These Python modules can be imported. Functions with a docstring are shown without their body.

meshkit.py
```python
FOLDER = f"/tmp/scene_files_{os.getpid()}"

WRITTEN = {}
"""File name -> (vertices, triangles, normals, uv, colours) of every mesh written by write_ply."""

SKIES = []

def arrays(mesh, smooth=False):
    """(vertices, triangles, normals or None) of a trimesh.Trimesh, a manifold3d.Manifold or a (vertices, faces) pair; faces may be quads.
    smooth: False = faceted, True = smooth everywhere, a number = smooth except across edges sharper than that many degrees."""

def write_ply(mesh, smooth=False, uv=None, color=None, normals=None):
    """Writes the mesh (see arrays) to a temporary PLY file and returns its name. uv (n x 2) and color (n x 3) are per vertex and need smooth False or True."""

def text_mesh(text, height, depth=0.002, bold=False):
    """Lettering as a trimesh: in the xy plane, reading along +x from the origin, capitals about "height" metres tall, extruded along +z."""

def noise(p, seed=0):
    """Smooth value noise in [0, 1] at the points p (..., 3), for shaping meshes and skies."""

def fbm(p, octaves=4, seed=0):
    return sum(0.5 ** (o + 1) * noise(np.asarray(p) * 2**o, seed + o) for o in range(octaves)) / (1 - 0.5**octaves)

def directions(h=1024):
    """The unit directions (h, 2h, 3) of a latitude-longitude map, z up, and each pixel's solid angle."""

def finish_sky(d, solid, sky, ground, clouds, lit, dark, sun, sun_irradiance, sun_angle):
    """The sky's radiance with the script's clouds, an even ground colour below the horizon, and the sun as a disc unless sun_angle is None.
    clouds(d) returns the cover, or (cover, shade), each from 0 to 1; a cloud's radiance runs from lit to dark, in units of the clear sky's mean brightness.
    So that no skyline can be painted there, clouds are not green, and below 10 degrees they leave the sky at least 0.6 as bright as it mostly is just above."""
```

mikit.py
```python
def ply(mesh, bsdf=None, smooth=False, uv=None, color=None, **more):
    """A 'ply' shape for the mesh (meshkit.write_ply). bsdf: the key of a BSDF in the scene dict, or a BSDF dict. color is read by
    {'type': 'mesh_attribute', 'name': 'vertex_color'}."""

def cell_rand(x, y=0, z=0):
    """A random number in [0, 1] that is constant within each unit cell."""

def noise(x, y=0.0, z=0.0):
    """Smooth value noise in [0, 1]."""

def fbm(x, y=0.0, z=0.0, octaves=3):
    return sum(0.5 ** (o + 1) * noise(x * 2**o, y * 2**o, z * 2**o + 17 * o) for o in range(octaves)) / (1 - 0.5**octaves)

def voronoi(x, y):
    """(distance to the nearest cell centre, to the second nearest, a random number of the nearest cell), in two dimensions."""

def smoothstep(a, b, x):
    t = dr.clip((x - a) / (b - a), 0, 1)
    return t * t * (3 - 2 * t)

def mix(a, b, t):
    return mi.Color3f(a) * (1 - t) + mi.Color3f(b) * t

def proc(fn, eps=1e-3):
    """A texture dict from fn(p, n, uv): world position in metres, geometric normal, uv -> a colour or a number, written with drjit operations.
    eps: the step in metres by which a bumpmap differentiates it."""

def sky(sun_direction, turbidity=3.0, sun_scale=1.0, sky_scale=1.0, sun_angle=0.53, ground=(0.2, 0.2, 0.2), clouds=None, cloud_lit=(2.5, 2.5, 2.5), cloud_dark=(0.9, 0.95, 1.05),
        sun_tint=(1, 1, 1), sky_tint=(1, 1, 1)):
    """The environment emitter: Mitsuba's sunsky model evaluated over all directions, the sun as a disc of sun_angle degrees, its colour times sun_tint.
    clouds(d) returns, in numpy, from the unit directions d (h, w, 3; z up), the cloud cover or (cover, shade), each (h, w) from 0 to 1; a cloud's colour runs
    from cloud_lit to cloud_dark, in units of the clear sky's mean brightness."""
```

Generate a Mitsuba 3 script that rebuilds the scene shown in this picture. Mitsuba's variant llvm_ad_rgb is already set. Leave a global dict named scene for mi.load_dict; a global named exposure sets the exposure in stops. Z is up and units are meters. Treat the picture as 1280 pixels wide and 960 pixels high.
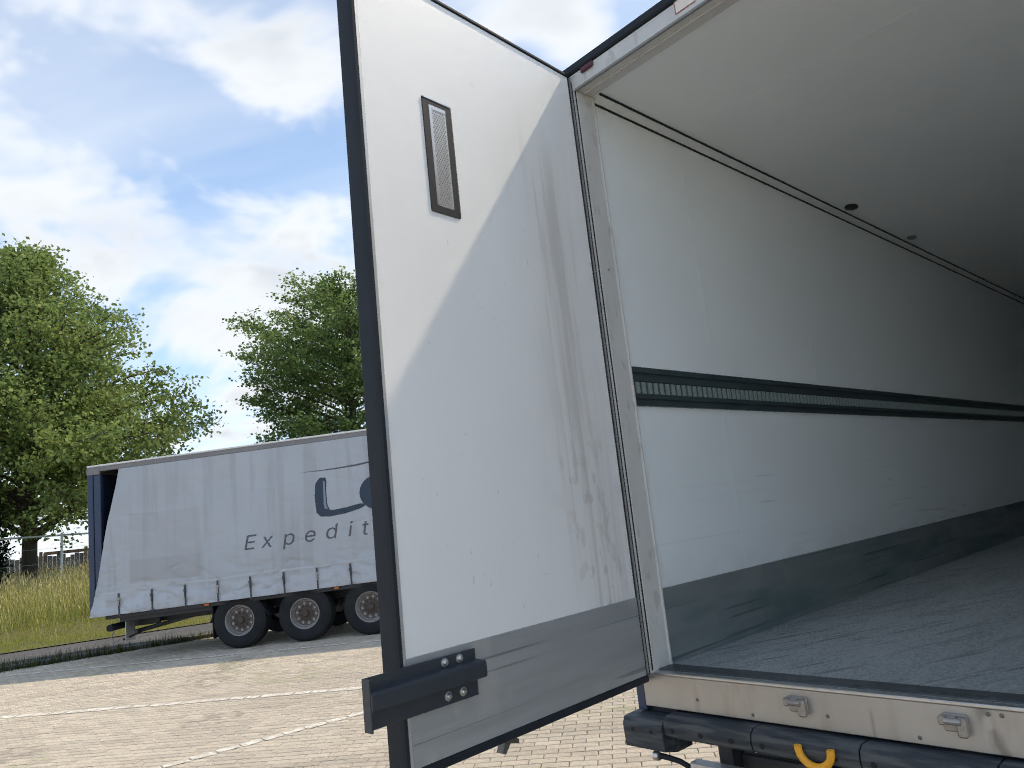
import math
import numpy as np
import trimesh
import mitsuba as mi
import drjit as dr
import shapely
from shapely.geometry import Polygon, Point, LineString
import mikit
import meshkit
from mikit import noise, fbm, cell_rand, smoothstep, mix

T = mi.ScalarTransform4f
scene, labels = {}, {}

# ------------------------------------------------------------------ camera, sky, exposure
F = 1.27                                   # height of the refrigerated trailer's floor
EYE = np.array([1.9448, -2.4422, 0.6640 + F])
YAW, PITCH, ROLL, FOCAL = -0.81587, 0.18313, -0.10729, 902.24
fwd = np.array([math.sin(YAW) * math.cos(PITCH), math.cos(YAW) * math.cos(PITCH), math.sin(PITCH)])
rgt = np.array([math.cos(YAW), -math.sin(YAW), 0.0])
upv = np.cross(rgt, fwd)
upv = -math.sin(ROLL) * rgt + math.cos(ROLL) * upv
scene['camera'] = {'type': 'perspective', 'fov': math.degrees(2 * math.atan(640 / FOCAL)), 'fov_axis': 'x',
                   'near_clip': 0.05, 'far_clip': 3000.0,
                   'to_world': T().look_at(origin=EYE.tolist(), target=(EYE + fwd).tolist(), up=upv.tolist())}
SUN = np.array([0.195, 0.715, 1.0])
exposure = 2.75


def clouds(d):
    x, y, z = d[..., 0], d[..., 1], np.maximum(d[..., 2], 0.0)
    k = 1.0 / (z + 0.22)
    p = np.stack([x * k, y * k, 0 * x], -1)
    warp = np.stack([meshkit.fbm(p * 1.3 + 3.1, 3, 5), meshkit.fbm(p * 1.3 + 8.7, 3, 6), 0 * x], -1) - 0.5
    q = p * 1.55 + warp * 0.9
    big = meshkit.fbm(q, 7, 11)
    fine = meshkit.fbm(q * 4.2 + 5, 4, 23)
    # the drifting banks of this particular sky: direction, angular size, weight
    banks = [((-.809, .137, .572), 6, .17), ((-.765, .237, .598), 6, .17), ((-.736, .345, .583), 5, .22), ((-.727, .392, .564), 4, .14),
             ((-.935, .10, .40), 5, .07), ((-.909, .157, .386), 4.0, .15), ((-.908, .205, .365), 3.0, .15),
             ((-.887, .252, .387), 3.2, .14), ((-.874, .342, .345), 4.2, .16), ((-.836, .433, .336), 4.5, .19), ((-.822, .481, .305), 4, .17),
             ((-.899, .33, .288), 5, .17), ((-.882, .395, .257), 6, .16), ((-.511, .615, .6), 4, .18), ((-.503, .645, .575), 3, .12),
             ((-.798, .229, .558), 3.0, -.17), ((-.791, .386, .474), 5.5, -.22), ((-.85, .25, .47), 5, -.20), ((-.565, .605, .562), 2.6, -.18), ((-.872, .149, .466), 4, -.10)]
    bias = 0
    for v, s, w in banks:
        v = np.array(v) / np.linalg.norm(v)
        ang = np.degrees(np.arccos(np.clip(d @ v, -1, 1)))
        bias = bias + w * np.exp(-(ang / s) ** 2)
    puff = 1 - np.abs(2 * meshkit.fbm(q * 3.0 + 2.2, 5, 51) - 1)          # billows
    wisp = meshkit.fbm(q * np.array([7.0, 13.0, 1]) + 4.0 * warp, 4, 57)
    n = big + 0.62 * (fine - 0.5) + 0.30 * (puff - 0.75) + 0.34 * (wisp - 0.5) + bias
    t = np.clip((n - 0.535) / 0.30, 0, 1)
    cover = (t * t * (3 - 2 * t)) ** 0.8
    a = p @ np.array([[0.8, -0.6, 0], [0.6, 0.8, 0], [0, 0, 1.0]])
    veil = meshkit.fbm(a * np.array([1.0, 4.5, 1]) + 2.0, 6, 31)
    cover = 1 - (1 - cover) * (1 - 0.45 * np.clip((veil - 0.34) / 0.4, 0, 1)) * 0.88
    cover = np.maximum(cover, 0.75 * np.clip(1 - z / 0.22, 0, 1))
    shade = np.clip((n - 0.66) / 0.35, 0, 1) * 0.55 + 0.5 * np.clip((meshkit.fbm(q * 2.1 + 9, 5, 41) - 0.48) / 0.3, 0, 1) * t
    return cover, np.clip(shade, 0, 0.8)


scene['daylight'] = mikit.sky(SUN.tolist(), turbidity=3.0, sun_scale=0.37, sky_scale=1.0, sun_angle=1.2, clouds=clouds,
                              cloud_lit=(1.62, 1.67, 1.72), cloud_dark=(1.05, 1.13, 1.24), ground=(0.25, 0.23, 0.2), sun_tint=(0.97, 1.0, 1.03), sky_tint=(1.06, 1.02, 0.95))


# ------------------------------------------------------------------ helpers
def numbered(key):
    if key not in scene and key not in labels and not any(k.startswith(key + '__') for k in used):
        used.add(key)
        return key
    i = 1
    while f'{key}_{i:03d}' in used or f'{key}_{i:03d}' in scene:
        i += 1
    used.add(f'{key}_{i:03d}')
    return f'{key}_{i:03d}'


used = set()


def raw(key, shape, label=None, **more):
    """One entry of the scene under key (numbered when taken)."""
    base, i = key, 0
    while key in scene:
        i += 1
        key = f'{base}_{i:03d}'
    scene[key] = shape
    if label:
        more['label'] = label
    if more:
        labels[key] = more
    return key


def part(holder, name, mesh, bsdf, smooth=False, to_world=None, label=None, kind=None, color=None):
    d = mikit.ply(mesh, bsdf, smooth=smooth, color=color)
    if to_world is not None:
        d['to_world'] = to_world
    more = {}
    if kind:
        more['kind'] = kind
    return raw(f'{holder}__{name}', d, label, **more)


def again(holder, name, source, to_world, bsdf=None):
    d = dict(scene[source])
    if bsdf:
        d['bsdf'] = {'type': 'ref', 'id': bsdf}
    d['to_world'] = to_world
    return raw(f'{holder}__{name}', d)


def cat(*m):
    return trimesh.util.concatenate([x for x in m])


def box(x0, x1, y0, y1, z0, z1, c=0.0):
    if c <= 0:
        m = trimesh.creation.box(extents=(x1 - x0, y1 - y0, z1 - z0))
        m.apply_translation(((x0 + x1) / 2, (y0 + y1) / 2, (z0 + z1) / 2))
        return m
    pts = []
    for sx in (0, 1):
        for sy in (0, 1):
            for sz in (0, 1):
                cx, cy, cz = (x1 if sx else x0), (y1 if sy else y0), (z1 if sz else z0)
                ix, iy, iz = (-c if sx else c), (-c if sy else c), (-c if sz else c)
                pts += [(cx, cy + iy, cz + iz), (cx + ix, cy, cz + iz), (cx + ix, cy + iy, cz)]
    return trimesh.convex.convex_hull(np.array(pts))


def tube(points, r, n=10, caps=True):
    """A tube of radius r (number or list) along points."""
    p = np.asarray(points, float)
    r = np.broadcast_to(np.asarray(r, float), (len(p),))
    tan = np.gradient(p, axis=0)
    tan /= np.maximum(np.linalg.norm(tan, axis=1, keepdims=True), 1e-9)
    ref = np.array([0, 0, 1.0]) if abs(tan[0] @ [0, 0, 1]) < 0.9 else np.array([1.0, 0, 0])
    V = []
    for i in range(len(p)):
        a = np.cross(tan[i], ref)
        if np.linalg.norm(a) < 1e-6:
            a = np.cross(tan[i], [0.3, 0.9, 0.1])
        a /= np.linalg.norm(a)
        b = np.cross(tan[i], a)
        ref = np.cross(a, tan[i])
        ang = np.arange(n) * 2 * np.pi / n
        V.append(p[i] + r[i] * (np.cos(ang)[:, None] * a + np.sin(ang)[:, None] * b))
    V = np.vstack(V)
    fs = []
    j = np.arange(n)
    for i in range(len(p) - 1):
        a0, a1 = i * n + j, i * n + (j + 1) % n
        fs += [np.stack([a0, a1 + n, a1], 1), np.stack([a0, a0 + n, a1 + n], 1)]
    if caps:
        V = np.vstack([V, p[0], p[-1]])
        e = (len(p) - 1) * n
        fs += [np.stack([np.full(n, len(V) - 2), j, (j + 1) % n], 1), np.stack([np.full(n, len(V) - 1), e + (j + 1) % n, e + j], 1)]
    m = trimesh.Trimesh(V, np.vstack(fs), process=False)
    if m.volume < 0:
        m.invert()
    return m


def prism(poly, axis_map, depth):
    """Extrude a shapely polygon (a, b) by depth along c; axis_map is a 3x3 whose columns are the world directions of a, b, c."""
    m = trimesh.creation.extrude_polygon(poly, depth, engine='earcut')
    A = np.eye(4)
    A[:3, :3] = axis_map
    m.apply_transform(A)
    if m.volume < 0:
        m.invert()
    return m


def lathe(profile, n=32):
    """profile: (radius, height) pairs, turned about z."""
    m = trimesh.creation.revolve(np.array(profile, float), sections=n)
    if m.is_watertight and m.volume < 0:
        m.invert()
    return m


def frame(R, t):
    A = np.eye(4)
    A[:3, :3] = R
    A[:3, 3] = t
    return A


def mat(key, color=None, rough=0.5, metal=0.0, bump=None, bump_scale=1.0, spec=0.5, thin=False, eps=2e-3, **more):
    if callable(color):
        c = mikit.proc(color)
    elif isinstance(color, dict):
        c = color
    else:
        c = {'type': 'rgb', 'value': list(color)}
    b = {'type': 'principled', 'base_color': c, 'roughness': mikit.proc(rough) if callable(rough) else rough, 'metallic': metal, 'specular': spec, **more}
    if bump is not None:
        b = {'type': 'bumpmap', 'arbitrary': mikit.proc(bump, eps=eps), 'scale': bump_scale, 'bsdf': b}
    scene[key] = {'type': 'twosided', 'bsdf': b}
    return key


# ------------------------------------------------------------------ materials
# the open door stands in its own frame: s along the leaf from the hinge, o out of its inner face
TH = -0.0632
HINGE = np.array([-0.0252, -0.0096, 0.0])
DD = np.array([-math.sin(TH), -math.cos(TH), 0.0])
NN = np.array([math.cos(TH), -math.sin(TH), 0.0])
DOOR = frame(np.stack([DD, NN, [0, 0, 1]], 1), HINGE)


def door_col(p, n, uv):
    s = (p.x - float(HINGE[0])) * float(DD[0]) + (p.y - float(HINGE[1])) * float(DD[1])
    z = p.z - F
    c = mix((0.83, 0.835, 0.82), (0.795, 0.80, 0.79), fbm(s * 3, z * 2, 1.0))
    # rubbed brown-grey streaks running down a band near the hinge side
    mid = 0.285 - 0.045 * (2.0 - z) + 0.02 * (noise(z * 2.2, 3.0) - 0.5)
    band = dr.exp(-dr.square((s - mid) / 0.17)) * smoothstep(2.45, 1.9, z)
    st = fbm(s * 34 + 0.9 * noise(z * 1.2, 7.0), z * 1.7, 5.0, octaves=4)
    st = smoothstep(0.36, 0.72, st)
    blot = smoothstep(0.55, 0.75, fbm(s * 26, z * 14, 2.0, octaves=4)) * smoothstep(1.2, 0.7, z)
    c = mix(c, (0.48, 0.45, 0.41), dr.clip(band * (0.17 + 0.42 * st) + band * blot * 0.42, 0, 0.75))
    # faint grime fog over the lower hinge half, and a few nicks
    c = mix(c, (0.55, 0.54, 0.53), 0.22 * smoothstep(0.62, 0.1, s) * fbm(s * 8, z * 3, 9.0))
    nick = smoothstep(0.955, 0.97, noise(s * 40, z * 55, 4.0)) * smoothstep(0.66, 0.75, noise(s * 3.1, z * 2.7, 8.0))
    c = mix(c, (0.45, 0.44, 0.43), 0.3 * nick)
    return c


mat('door_panel_paint', door_col, rough=0.42, bump=lambda p, n, uv: fbm(p.y * 30, p.z * 30, p.x * 30), bump_scale=0.0006)


def wall_col(p, n, uv):
    z = p.z - F
    c = mix((0.79, 0.83, 0.83), (0.735, 0.78, 0.785), fbm(p.y * 2.1, z * 2.6, p.x * 2.0, octaves=4))
    # long scrapes left by pallets, low on the wall
    sc = smoothstep(0.80, 0.90, noise(p.y * 2.0, z * 60, 3.0)) * smoothstep(0.85, 0.45, z) * smoothstep(0.3, 0.7, noise(p.y * 0.9, z * 4, 5.0))
    sc2 = smoothstep(0.84, 0.92, noise(p.y * 3.5, z * 90, 13.0)) * smoothstep(0.45, 0.8, noise(p.y * 1.7, z * 3, 6.0)) * smoothstep(1.1, 0.5, z)
    c = mix(c, (0.25, 0.25, 0.25), dr.clip(0.10 * sc + 0.28 * sc2, 0, 1))
    c = mix(c, (0.5, 0.5, 0.49), 0.35 * smoothstep(0.55, 0.30, z) * fbm(p.y * 6, z * 12, 2.0))
    return c


mat('wall_panel_paint', wall_col, rough=0.45, bump=lambda p, n, uv: fbm(p.y * 40, p.z * 40, p.x * 40), bump_scale=0.0006)
mat('ceiling_paint', lambda p, n, uv: mix((0.80, 0.83, 0.825), (0.745, 0.775, 0.775), fbm(p.x * 2.4, p.y * 1.6, 3.0, octaves=4)), rough=0.5,
    bump=lambda p, n, uv: fbm(p.y * 36, p.z * 36, p.x * 36), bump_scale=0.0006)
mat('seam_strip', (0.775, 0.815, 0.815), rough=0.4)


def frame_col(p, n, uv):
    c = mix((0.60, 0.60, 0.575), (0.50, 0.495, 0.47), fbm(p.x * 9, p.y * 9, p.z * 3, octaves=4))
    return mix(c, (0.33, 0.32, 0.30), 0.45 * smoothstep(0.62, 0.8, fbm(p.x * 30, p.y * 40, p.z * 11, octaves=4)))


mat('frame_paint', frame_col, rough=0.45)


def kick_col(p, n, uv):
    z = p.z - F
    s = p.x * 0.7 + p.y
    c = mix((0.44, 0.455, 0.455), (0.33, 0.345, 0.345), fbm(s * 2.2, z * 30, 3.0, octaves=4))
    c = mix(c, (0.50, 0.49, 0.47), 0.45 * smoothstep(0.52, 0.75, fbm(s * 9, z * 5, 7.0, octaves=4)))
    ln = smoothstep(0.86, 0.93, noise(s * 1.3, z * 95, 2.0))
    return mix(c, (0.12, 0.13, 0.13), 0.55 * ln)


mat('kick_metal', kick_col, rough=lambda p, n, uv: 0.42 + 0.2 * fbm(p.y * 7, p.z * 20, p.x * 7), metal=0.35)
mat('wall_kick_metal', lambda p, n, uv: mix(kick_col(p, n, uv) * mi.Color3f(0.66, 0.72, 0.72), (0.09, 0.175, 0.175), 0.55 * smoothstep(0.35, 0.75, fbm(p.y * 1.6, p.z * 9, 4.0))),
    rough=0.45, metal=0.4)


def floor_col(p, n, uv):
    c = mix((0.285, 0.305, 0.302), (0.20, 0.217, 0.217), fbm(p.x * 3, p.y * 1.1, 2.0, octaves=4))
    c = c * (0.86 + 0.28 * smoothstep(0.3, 0.7, noise(p.x * 150, p.y * 150, 3.0)))
    st = smoothstep(0.52, 0.78, fbm(p.x * 26 + p.y * 1.5, p.y * 1.6, 6.0, octaves=4))
    c = mix(c, (0.30, 0.31, 0.31), 0.28 * st)
    scuff = smoothstep(0.62, 0.80, fbm((p.x - p.y * 0.35) * 22, (p.y + p.x * 0.3) * 2.4, 8.0, octaves=3))
    thin = smoothstep(0.70, 0.82, fbm((p.x - p.y * 0.5) * 40, (p.y + p.x * 0.4) * 2.0, 18.0, octaves=3))
    return mix(mix(c, (0.07, 0.076, 0.08), 0.22 * scuff), (0.05, 0.055, 0.06), 0.55 * thin)


mat('deck_coating', floor_col, rough=0.55, bump=lambda p, n, uv: noise(p.x * 120, p.y * 120) + 0.5 * noise(p.x * 210, p.y * 210), bump_scale=0.0006, eps=1e-3)
mat('threshold_metal', lambda p, n, uv: mix((0.10, 0.115, 0.12), (0.06, 0.07, 0.075), fbm(p.x * 20, p.y * 50, 1.0)), rough=0.45, metal=0.5)


def sill_col(p, n, uv):
    c = mix((0.50, 0.475, 0.435), (0.40, 0.38, 0.35), fbm(p.x * 5, p.z * 4, 3.0, octaves=4))
    streak = smoothstep(0.60, 0.78, fbm(p.x * 16, p.z * 3, 6.0, octaves=4))
    c = mix(c, (0.36, 0.32, 0.27), 0.45 * streak)
    smear = dr.exp(-dr.square((p.x - 1.19 - (p.z - F + 0.07) * -0.25 + 0.02 * noise(p.z * 30, 2.0)) / 0.022)) + 0.6 * dr.exp(-dr.square((p.x - 0.845) / 0.006)) * smoothstep(-0.04, -0.07, p.z - F)
    return mix(c, (0.13, 0.115, 0.10), 0.62 * dr.clip(smear, 0, 1) * smoothstep(0.2, 0.5, fbm(p.x * 40, p.z * 18, 4.0)))


mat('sill_steel', sill_col, rough=0.38, metal=0.55)
mat('bright_steel', lambda p, n, uv: mix((0.68, 0.68, 0.67), (0.50, 0.49, 0.47), fbm(p.x * 30, p.y * 30, p.z * 30)), rough=0.3, metal=0.9)
mat('worn_steel', lambda p, n, uv: mix((0.44, 0.42, 0.39), (0.25, 0.23, 0.21), fbm(p.x * 60, p.y * 60, p.z * 60)), rough=0.42, metal=0.7)
mat('grime_steel', (0.16, 0.15, 0.135), rough=0.5, metal=0.5)
mat('edge_aluminium', (0.52, 0.52, 0.51), rough=0.35, metal=0.5)
mat('rubber', lambda p, n, uv: mix((0.012, 0.016, 0.022), (0.022, 0.027, 0.034), fbm(p.x * 14, p.y * 14, p.z * 6)), rough=0.6, spec=0.25)
mat('bumper_rubber', lambda p, n, uv: mix((0.022, 0.030, 0.038), (0.075, 0.08, 0.082), smoothstep(0.35, 0.7, fbm(p.x * 9, p.y * 40, p.z * 50, octaves=5))), rough=0.62,
    bump=lambda p, n, uv: fbm(p.x * 60, p.y * 60, p.z * 60), bump_scale=0.001)
mat('grey_gasket', (0.20, 0.20, 0.195), rough=0.6)
mat('dark_paint', lambda p, n, uv: mix((0.012, 0.016, 0.022), (0.027, 0.029, 0.033), fbm(p.x * 5, p.y * 5, p.z * 5, octaves=4)), rough=0.5)
mat('guard_paint', lambda p, n, uv: mix((0.022, 0.030, 0.042), (0.040, 0.048, 0.058), fbm(p.x * 9, p.y * 9, p.z * 16, octaves=4)), rough=0.42)
mat('navy_paint', lambda p, n, uv: mix((0.018, 0.036, 0.085), (0.03, 0.05, 0.10), fbm(p.x * 3, p.y * 3, p.z * 2)), rough=0.35)
mat('yellow_paint', (0.78, 0.36, 0.02), rough=0.4)
mat('red_lens', (0.07, 0.012, 0.018), rough=0.15)
mat('amber_lens', (0.75, 0.18, 0.03), rough=0.2)
mat('tape_white', (0.72, 0.66, 0.58), rough=0.4)
mat('tape_red', (0.33, 0.13, 0.09), rough=0.4)
mat('rail_dark', lambda p, n, uv: mix((0.08, 0.112, 0.118), (0.056, 0.080, 0.088), fbm(p.y * 6, p.z * 30, 1.0)), rough=0.35, metal=0.5)
mat('rail_strip', (0.44, 0.51, 0.49), rough=0.4, metal=0.6)
mat('shell_white', lambda p, n, uv: mix((0.68, 0.69, 0.69), (0.6, 0.6, 0.6), fbm(p.x, p.y, p.z)), rough=0.35)


def tarp_col(p, n, uv):
    s = (p.x + 14.924) * 0.7095 + (p.y - 1.276) * 0.7047
    z = p.z
    c = mix((0.45, 0.48, 0.515), (0.385, 0.412, 0.445), fbm(s * 0.9, z * 0.9, 3.0, octaves=4))
    run = fbm(s * 8, z * 0.6, 5.0, octaves=4)
    c = mix(c, (0.29, 0.30, 0.31), 0.35 * smoothstep(0.45, 0.75, run))
    patch = smoothstep(0.8, 0.84, s) * smoothstep(2.28, 2.24, s)
    c = mix(c, (0.355, 0.36, 0.37), 0.30 * patch * smoothstep(2.85, 2.82, z) * smoothstep(1.45, 1.48, z))
    c = mix(c, (0.30, 0.30, 0.30), 0.35 * patch * smoothstep(1.95, 1.88, z) * smoothstep(1.45, 1.5, z))
    low = smoothstep(1.35, 1.25, z)
    c = mix(c, (0.47, 0.50, 0.53), 0.5 * low)
    c = mix(c, (0.30, 0.295, 0.28), 0.45 * smoothstep(0.5, 0.75, fbm(s * 5, z * 9, 8.0, octaves=4)) * smoothstep(1.6, 0.95, z))
    return c


mat('tarpaulin', tarp_col, rough=0.5)
mat('tarp_band', (0.46, 0.485, 0.51), rough=0.45)
mat('roof_rail_metal', lambda p, n, uv: mix((0.25, 0.24, 0.24), (0.17, 0.165, 0.165), fbm(p.x * 2, p.y * 2, p.z * 9, octaves=4)), rough=0.45, metal=0.3)
mat('roof_skin', (0.70, 0.70, 0.68), rough=0.5)
mat('print_navy', (0.018, 0.038, 0.070), rough=0.45)
mat('print_pale', (0.20, 0.25, 0.33), rough=0.45)
mat('print_grey', (0.085, 0.095, 0.115), rough=0.5)
mat('strap_web', (0.055, 0.058, 0.062), rough=0.6)
mat('tyre_rubber', lambda p, n, uv: mix((0.012, 0.015, 0.018), (0.03, 0.031, 0.032), fbm(p.x * 6, p.y * 6, p.z * 6, octaves=4)), rough=0.75, spec=0.25)
mat('rim_paint', lambda p, n, uv: mix((0.44, 0.43, 0.41), (0.25, 0.23, 0.21), fbm(p.x * 14, p.y * 14, p.z * 14, octaves=4)), rough=0.5, metal=0.3)
mat('hub_rust', lambda p, n, uv: mix((0.05, 0.038, 0.033), (0.10, 0.07, 0.055), fbm(p.x * 20, p.y * 20, p.z * 20)), rough=0.6)
mat('rim_pale', (0.42, 0.41, 0.39), rough=0.5)
mat('rim_face', lambda p, n, uv: mix((0.07, 0.06, 0.055), (0.13, 0.115, 0.105), fbm(p.x * 14, p.y * 14, p.z * 14, octaves=4)), rough=0.5, metal=0.2)
mat('hole_dark', (0.012, 0.012, 0.012), rough=0.8)

# paving: zigzag pavers laid in running bond, their rows at 40 degrees
PA = math.radians(40.0)
PU, PV = np.array([math.cos(PA), math.sin(PA)]), np.array([-math.sin(PA), math.cos(PA)])
PL, PW, ZIG = 0.225, 0.1125, 0.011


def paver_col(p, n, uv):
    u = p.x * float(PU[0]) + p.y * float(PU[1])
    v = p.x * float(PV[0]) + p.y * float(PV[1])
    t = u / (PL / 2)
    v = v - ZIG * (1 - dr.abs(2 * (t - dr.floor(t)) - 1))
    row = dr.floor(v / PW)
    off = 0.5 * (row - 2 * dr.floor(row / 2))
    col = dr.floor(u / PL - off)
    h = cell_rand(row, col, 3)
    h2 = cell_rand(row, col, 9)
    c = mix((0.465, 0.41, 0.325), (0.35, 0.31, 0.25), h)
    c = mix(c, (0.40, 0.335, 0.265), 0.4 * h2 * h2)
    c = mix(c, (0.30, 0.26, 0.21), 0.45 * smoothstep(0.40, 0.75, fbm(p.x * 0.5, p.y * 0.5, 2.0, octaves=4)))
    c = c * (0.86 + 0.28 * fbm(p.x * 60, p.y * 60, 4.0))
    moss = smoothstep(0.62, 0.74, fbm(p.x * 0.8 + 3, p.y * 0.8, 7.0, octaves=4)) * smoothstep(0.4, 0.7, fbm(p.x * 7, p.y * 7, 3.0))
    c = mix(c, (0.24, 0.24, 0.13), 0.45 * moss)
    oil = smoothstep(0.80, 0.86, noise(p.x * 1.1, p.y * 1.1, 5.0)) * smoothstep(0.4, 0.6, fbm(p.x * 9, p.y * 9, 1.0))
    w_ = v * 0.0 + p.x * 0.80 - p.y * 0.60 + 0.5 * noise(p.y * 0.35, 4.0)
    tr = smoothstep(0.34, 0.5, dr.abs(w_ / 1.9 - dr.floor(w_ / 1.9) - 0.5)) * smoothstep(0.35, 0.7, fbm(p.x * 0.7, p.y * 0.7, 12.0))
    c = mix(c, (0.22, 0.195, 0.165), 0.30 * tr)
    return mix(c, (0.12, 0.105, 0.09), 0.35 * oil)


def far_paver_col(p, n, uv):
    u = p.x * float(PU[0]) + p.y * float(PU[1])
    v = p.x * float(PV[0]) + p.y * float(PV[1])
    row = dr.floor(v / PW)
    off = 0.5 * (row - 2 * dr.floor(row / 2))
    a, b = u / PL - off, v / PW
    fa, fb = dr.abs(a - dr.floor(a) - 0.5), dr.abs(b - dr.floor(b) - 0.5)
    joint = dr.maximum(smoothstep(0.482, 0.49, fa), smoothstep(0.465, 0.48, fb))
    return mix(paver_col(p, n, uv), (0.17, 0.145, 0.11), joint)


mat('paver_concrete', paver_col, rough=0.85, spec=0.3, bump=lambda p, n, uv: fbm(p.x * 120, p.y * 120, 2.0), bump_scale=0.0015, eps=1e-3)
mat('far_paving', far_paver_col, rough=0.85, spec=0.3)
mat('joint_sand', lambda p, n, uv: mix((0.13, 0.11, 0.08), (0.075, 0.07, 0.045), fbm(p.x * 3, p.y * 3, 1.0, octaves=4)), rough=0.95, spec=0.2)
mat('road_paint', lambda p, n, uv: mix((0.62, 0.59, 0.53), (0.46, 0.415, 0.34), smoothstep(0.30, 0.62, fbm(p.x * 26, p.y * 26, 1.0, octaves=4))), rough=0.7)
mat('asphalt', lambda p, n, uv: mix((0.095, 0.093, 0.094), (0.06, 0.06, 0.062), fbm(p.x * 2, p.y * 2, 1.0, octaves=4)) * (0.75 + 0.5 * noise(p.x * 80, p.y * 80)), rough=0.85, spec=0.3)
mat('kerb_concrete', lambda p, n, uv: mix((0.26, 0.25, 0.235), (0.15, 0.145, 0.13), fbm(p.x * 6, p.y * 6, p.z * 9, octaves=4)), rough=0.85, spec=0.3)
mat('earth', lambda p, n, uv: mix((0.085, 0.085, 0.035), (0.13, 0.115, 0.055), fbm(p.x * 0.9, p.y * 0.9, 1.0, octaves=5)), rough=0.95, spec=0.2)
mat('bark', lambda p, n, uv: mix((0.055, 0.045, 0.035), (0.105, 0.09, 0.07), fbm(p.x * 9, p.y * 9, p.z * 2.2, octaves=4)), rough=0.9, spec=0.2,
    bump=lambda p, n, uv: fbm(p.x * 22, p.y * 22, p.z * 5), bump_scale=0.02)
mat('grey_boards', lambda p, n, uv: mix((0.30, 0.30, 0.31), (0.20, 0.20, 0.215), fbm(p.x * 5, p.y * 5, p.z * 1.2, octaves=4)), rough=0.8)
mat('brown_boards', lambda p, n, uv: mix((0.27, 0.20, 0.15), (0.19, 0.14, 0.11), fbm(p.x * 4, p.y * 4, p.z * 3, octaves=4)), rough=0.8)
mat('galvanised', (0.60, 0.64, 0.62), rough=0.45, metal=0.3)
for nm, tr in (('leaf', 1.0), ('blade', 0.9)):
    scene[nm] = {'type': 'principledthin', 'base_color': {'type': 'mesh_attribute', 'name': 'vertex_color'}, 'roughness': 0.55, 'spec_trans': 0.0, 'diff_trans': tr, 'eta': 1.4}

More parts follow.
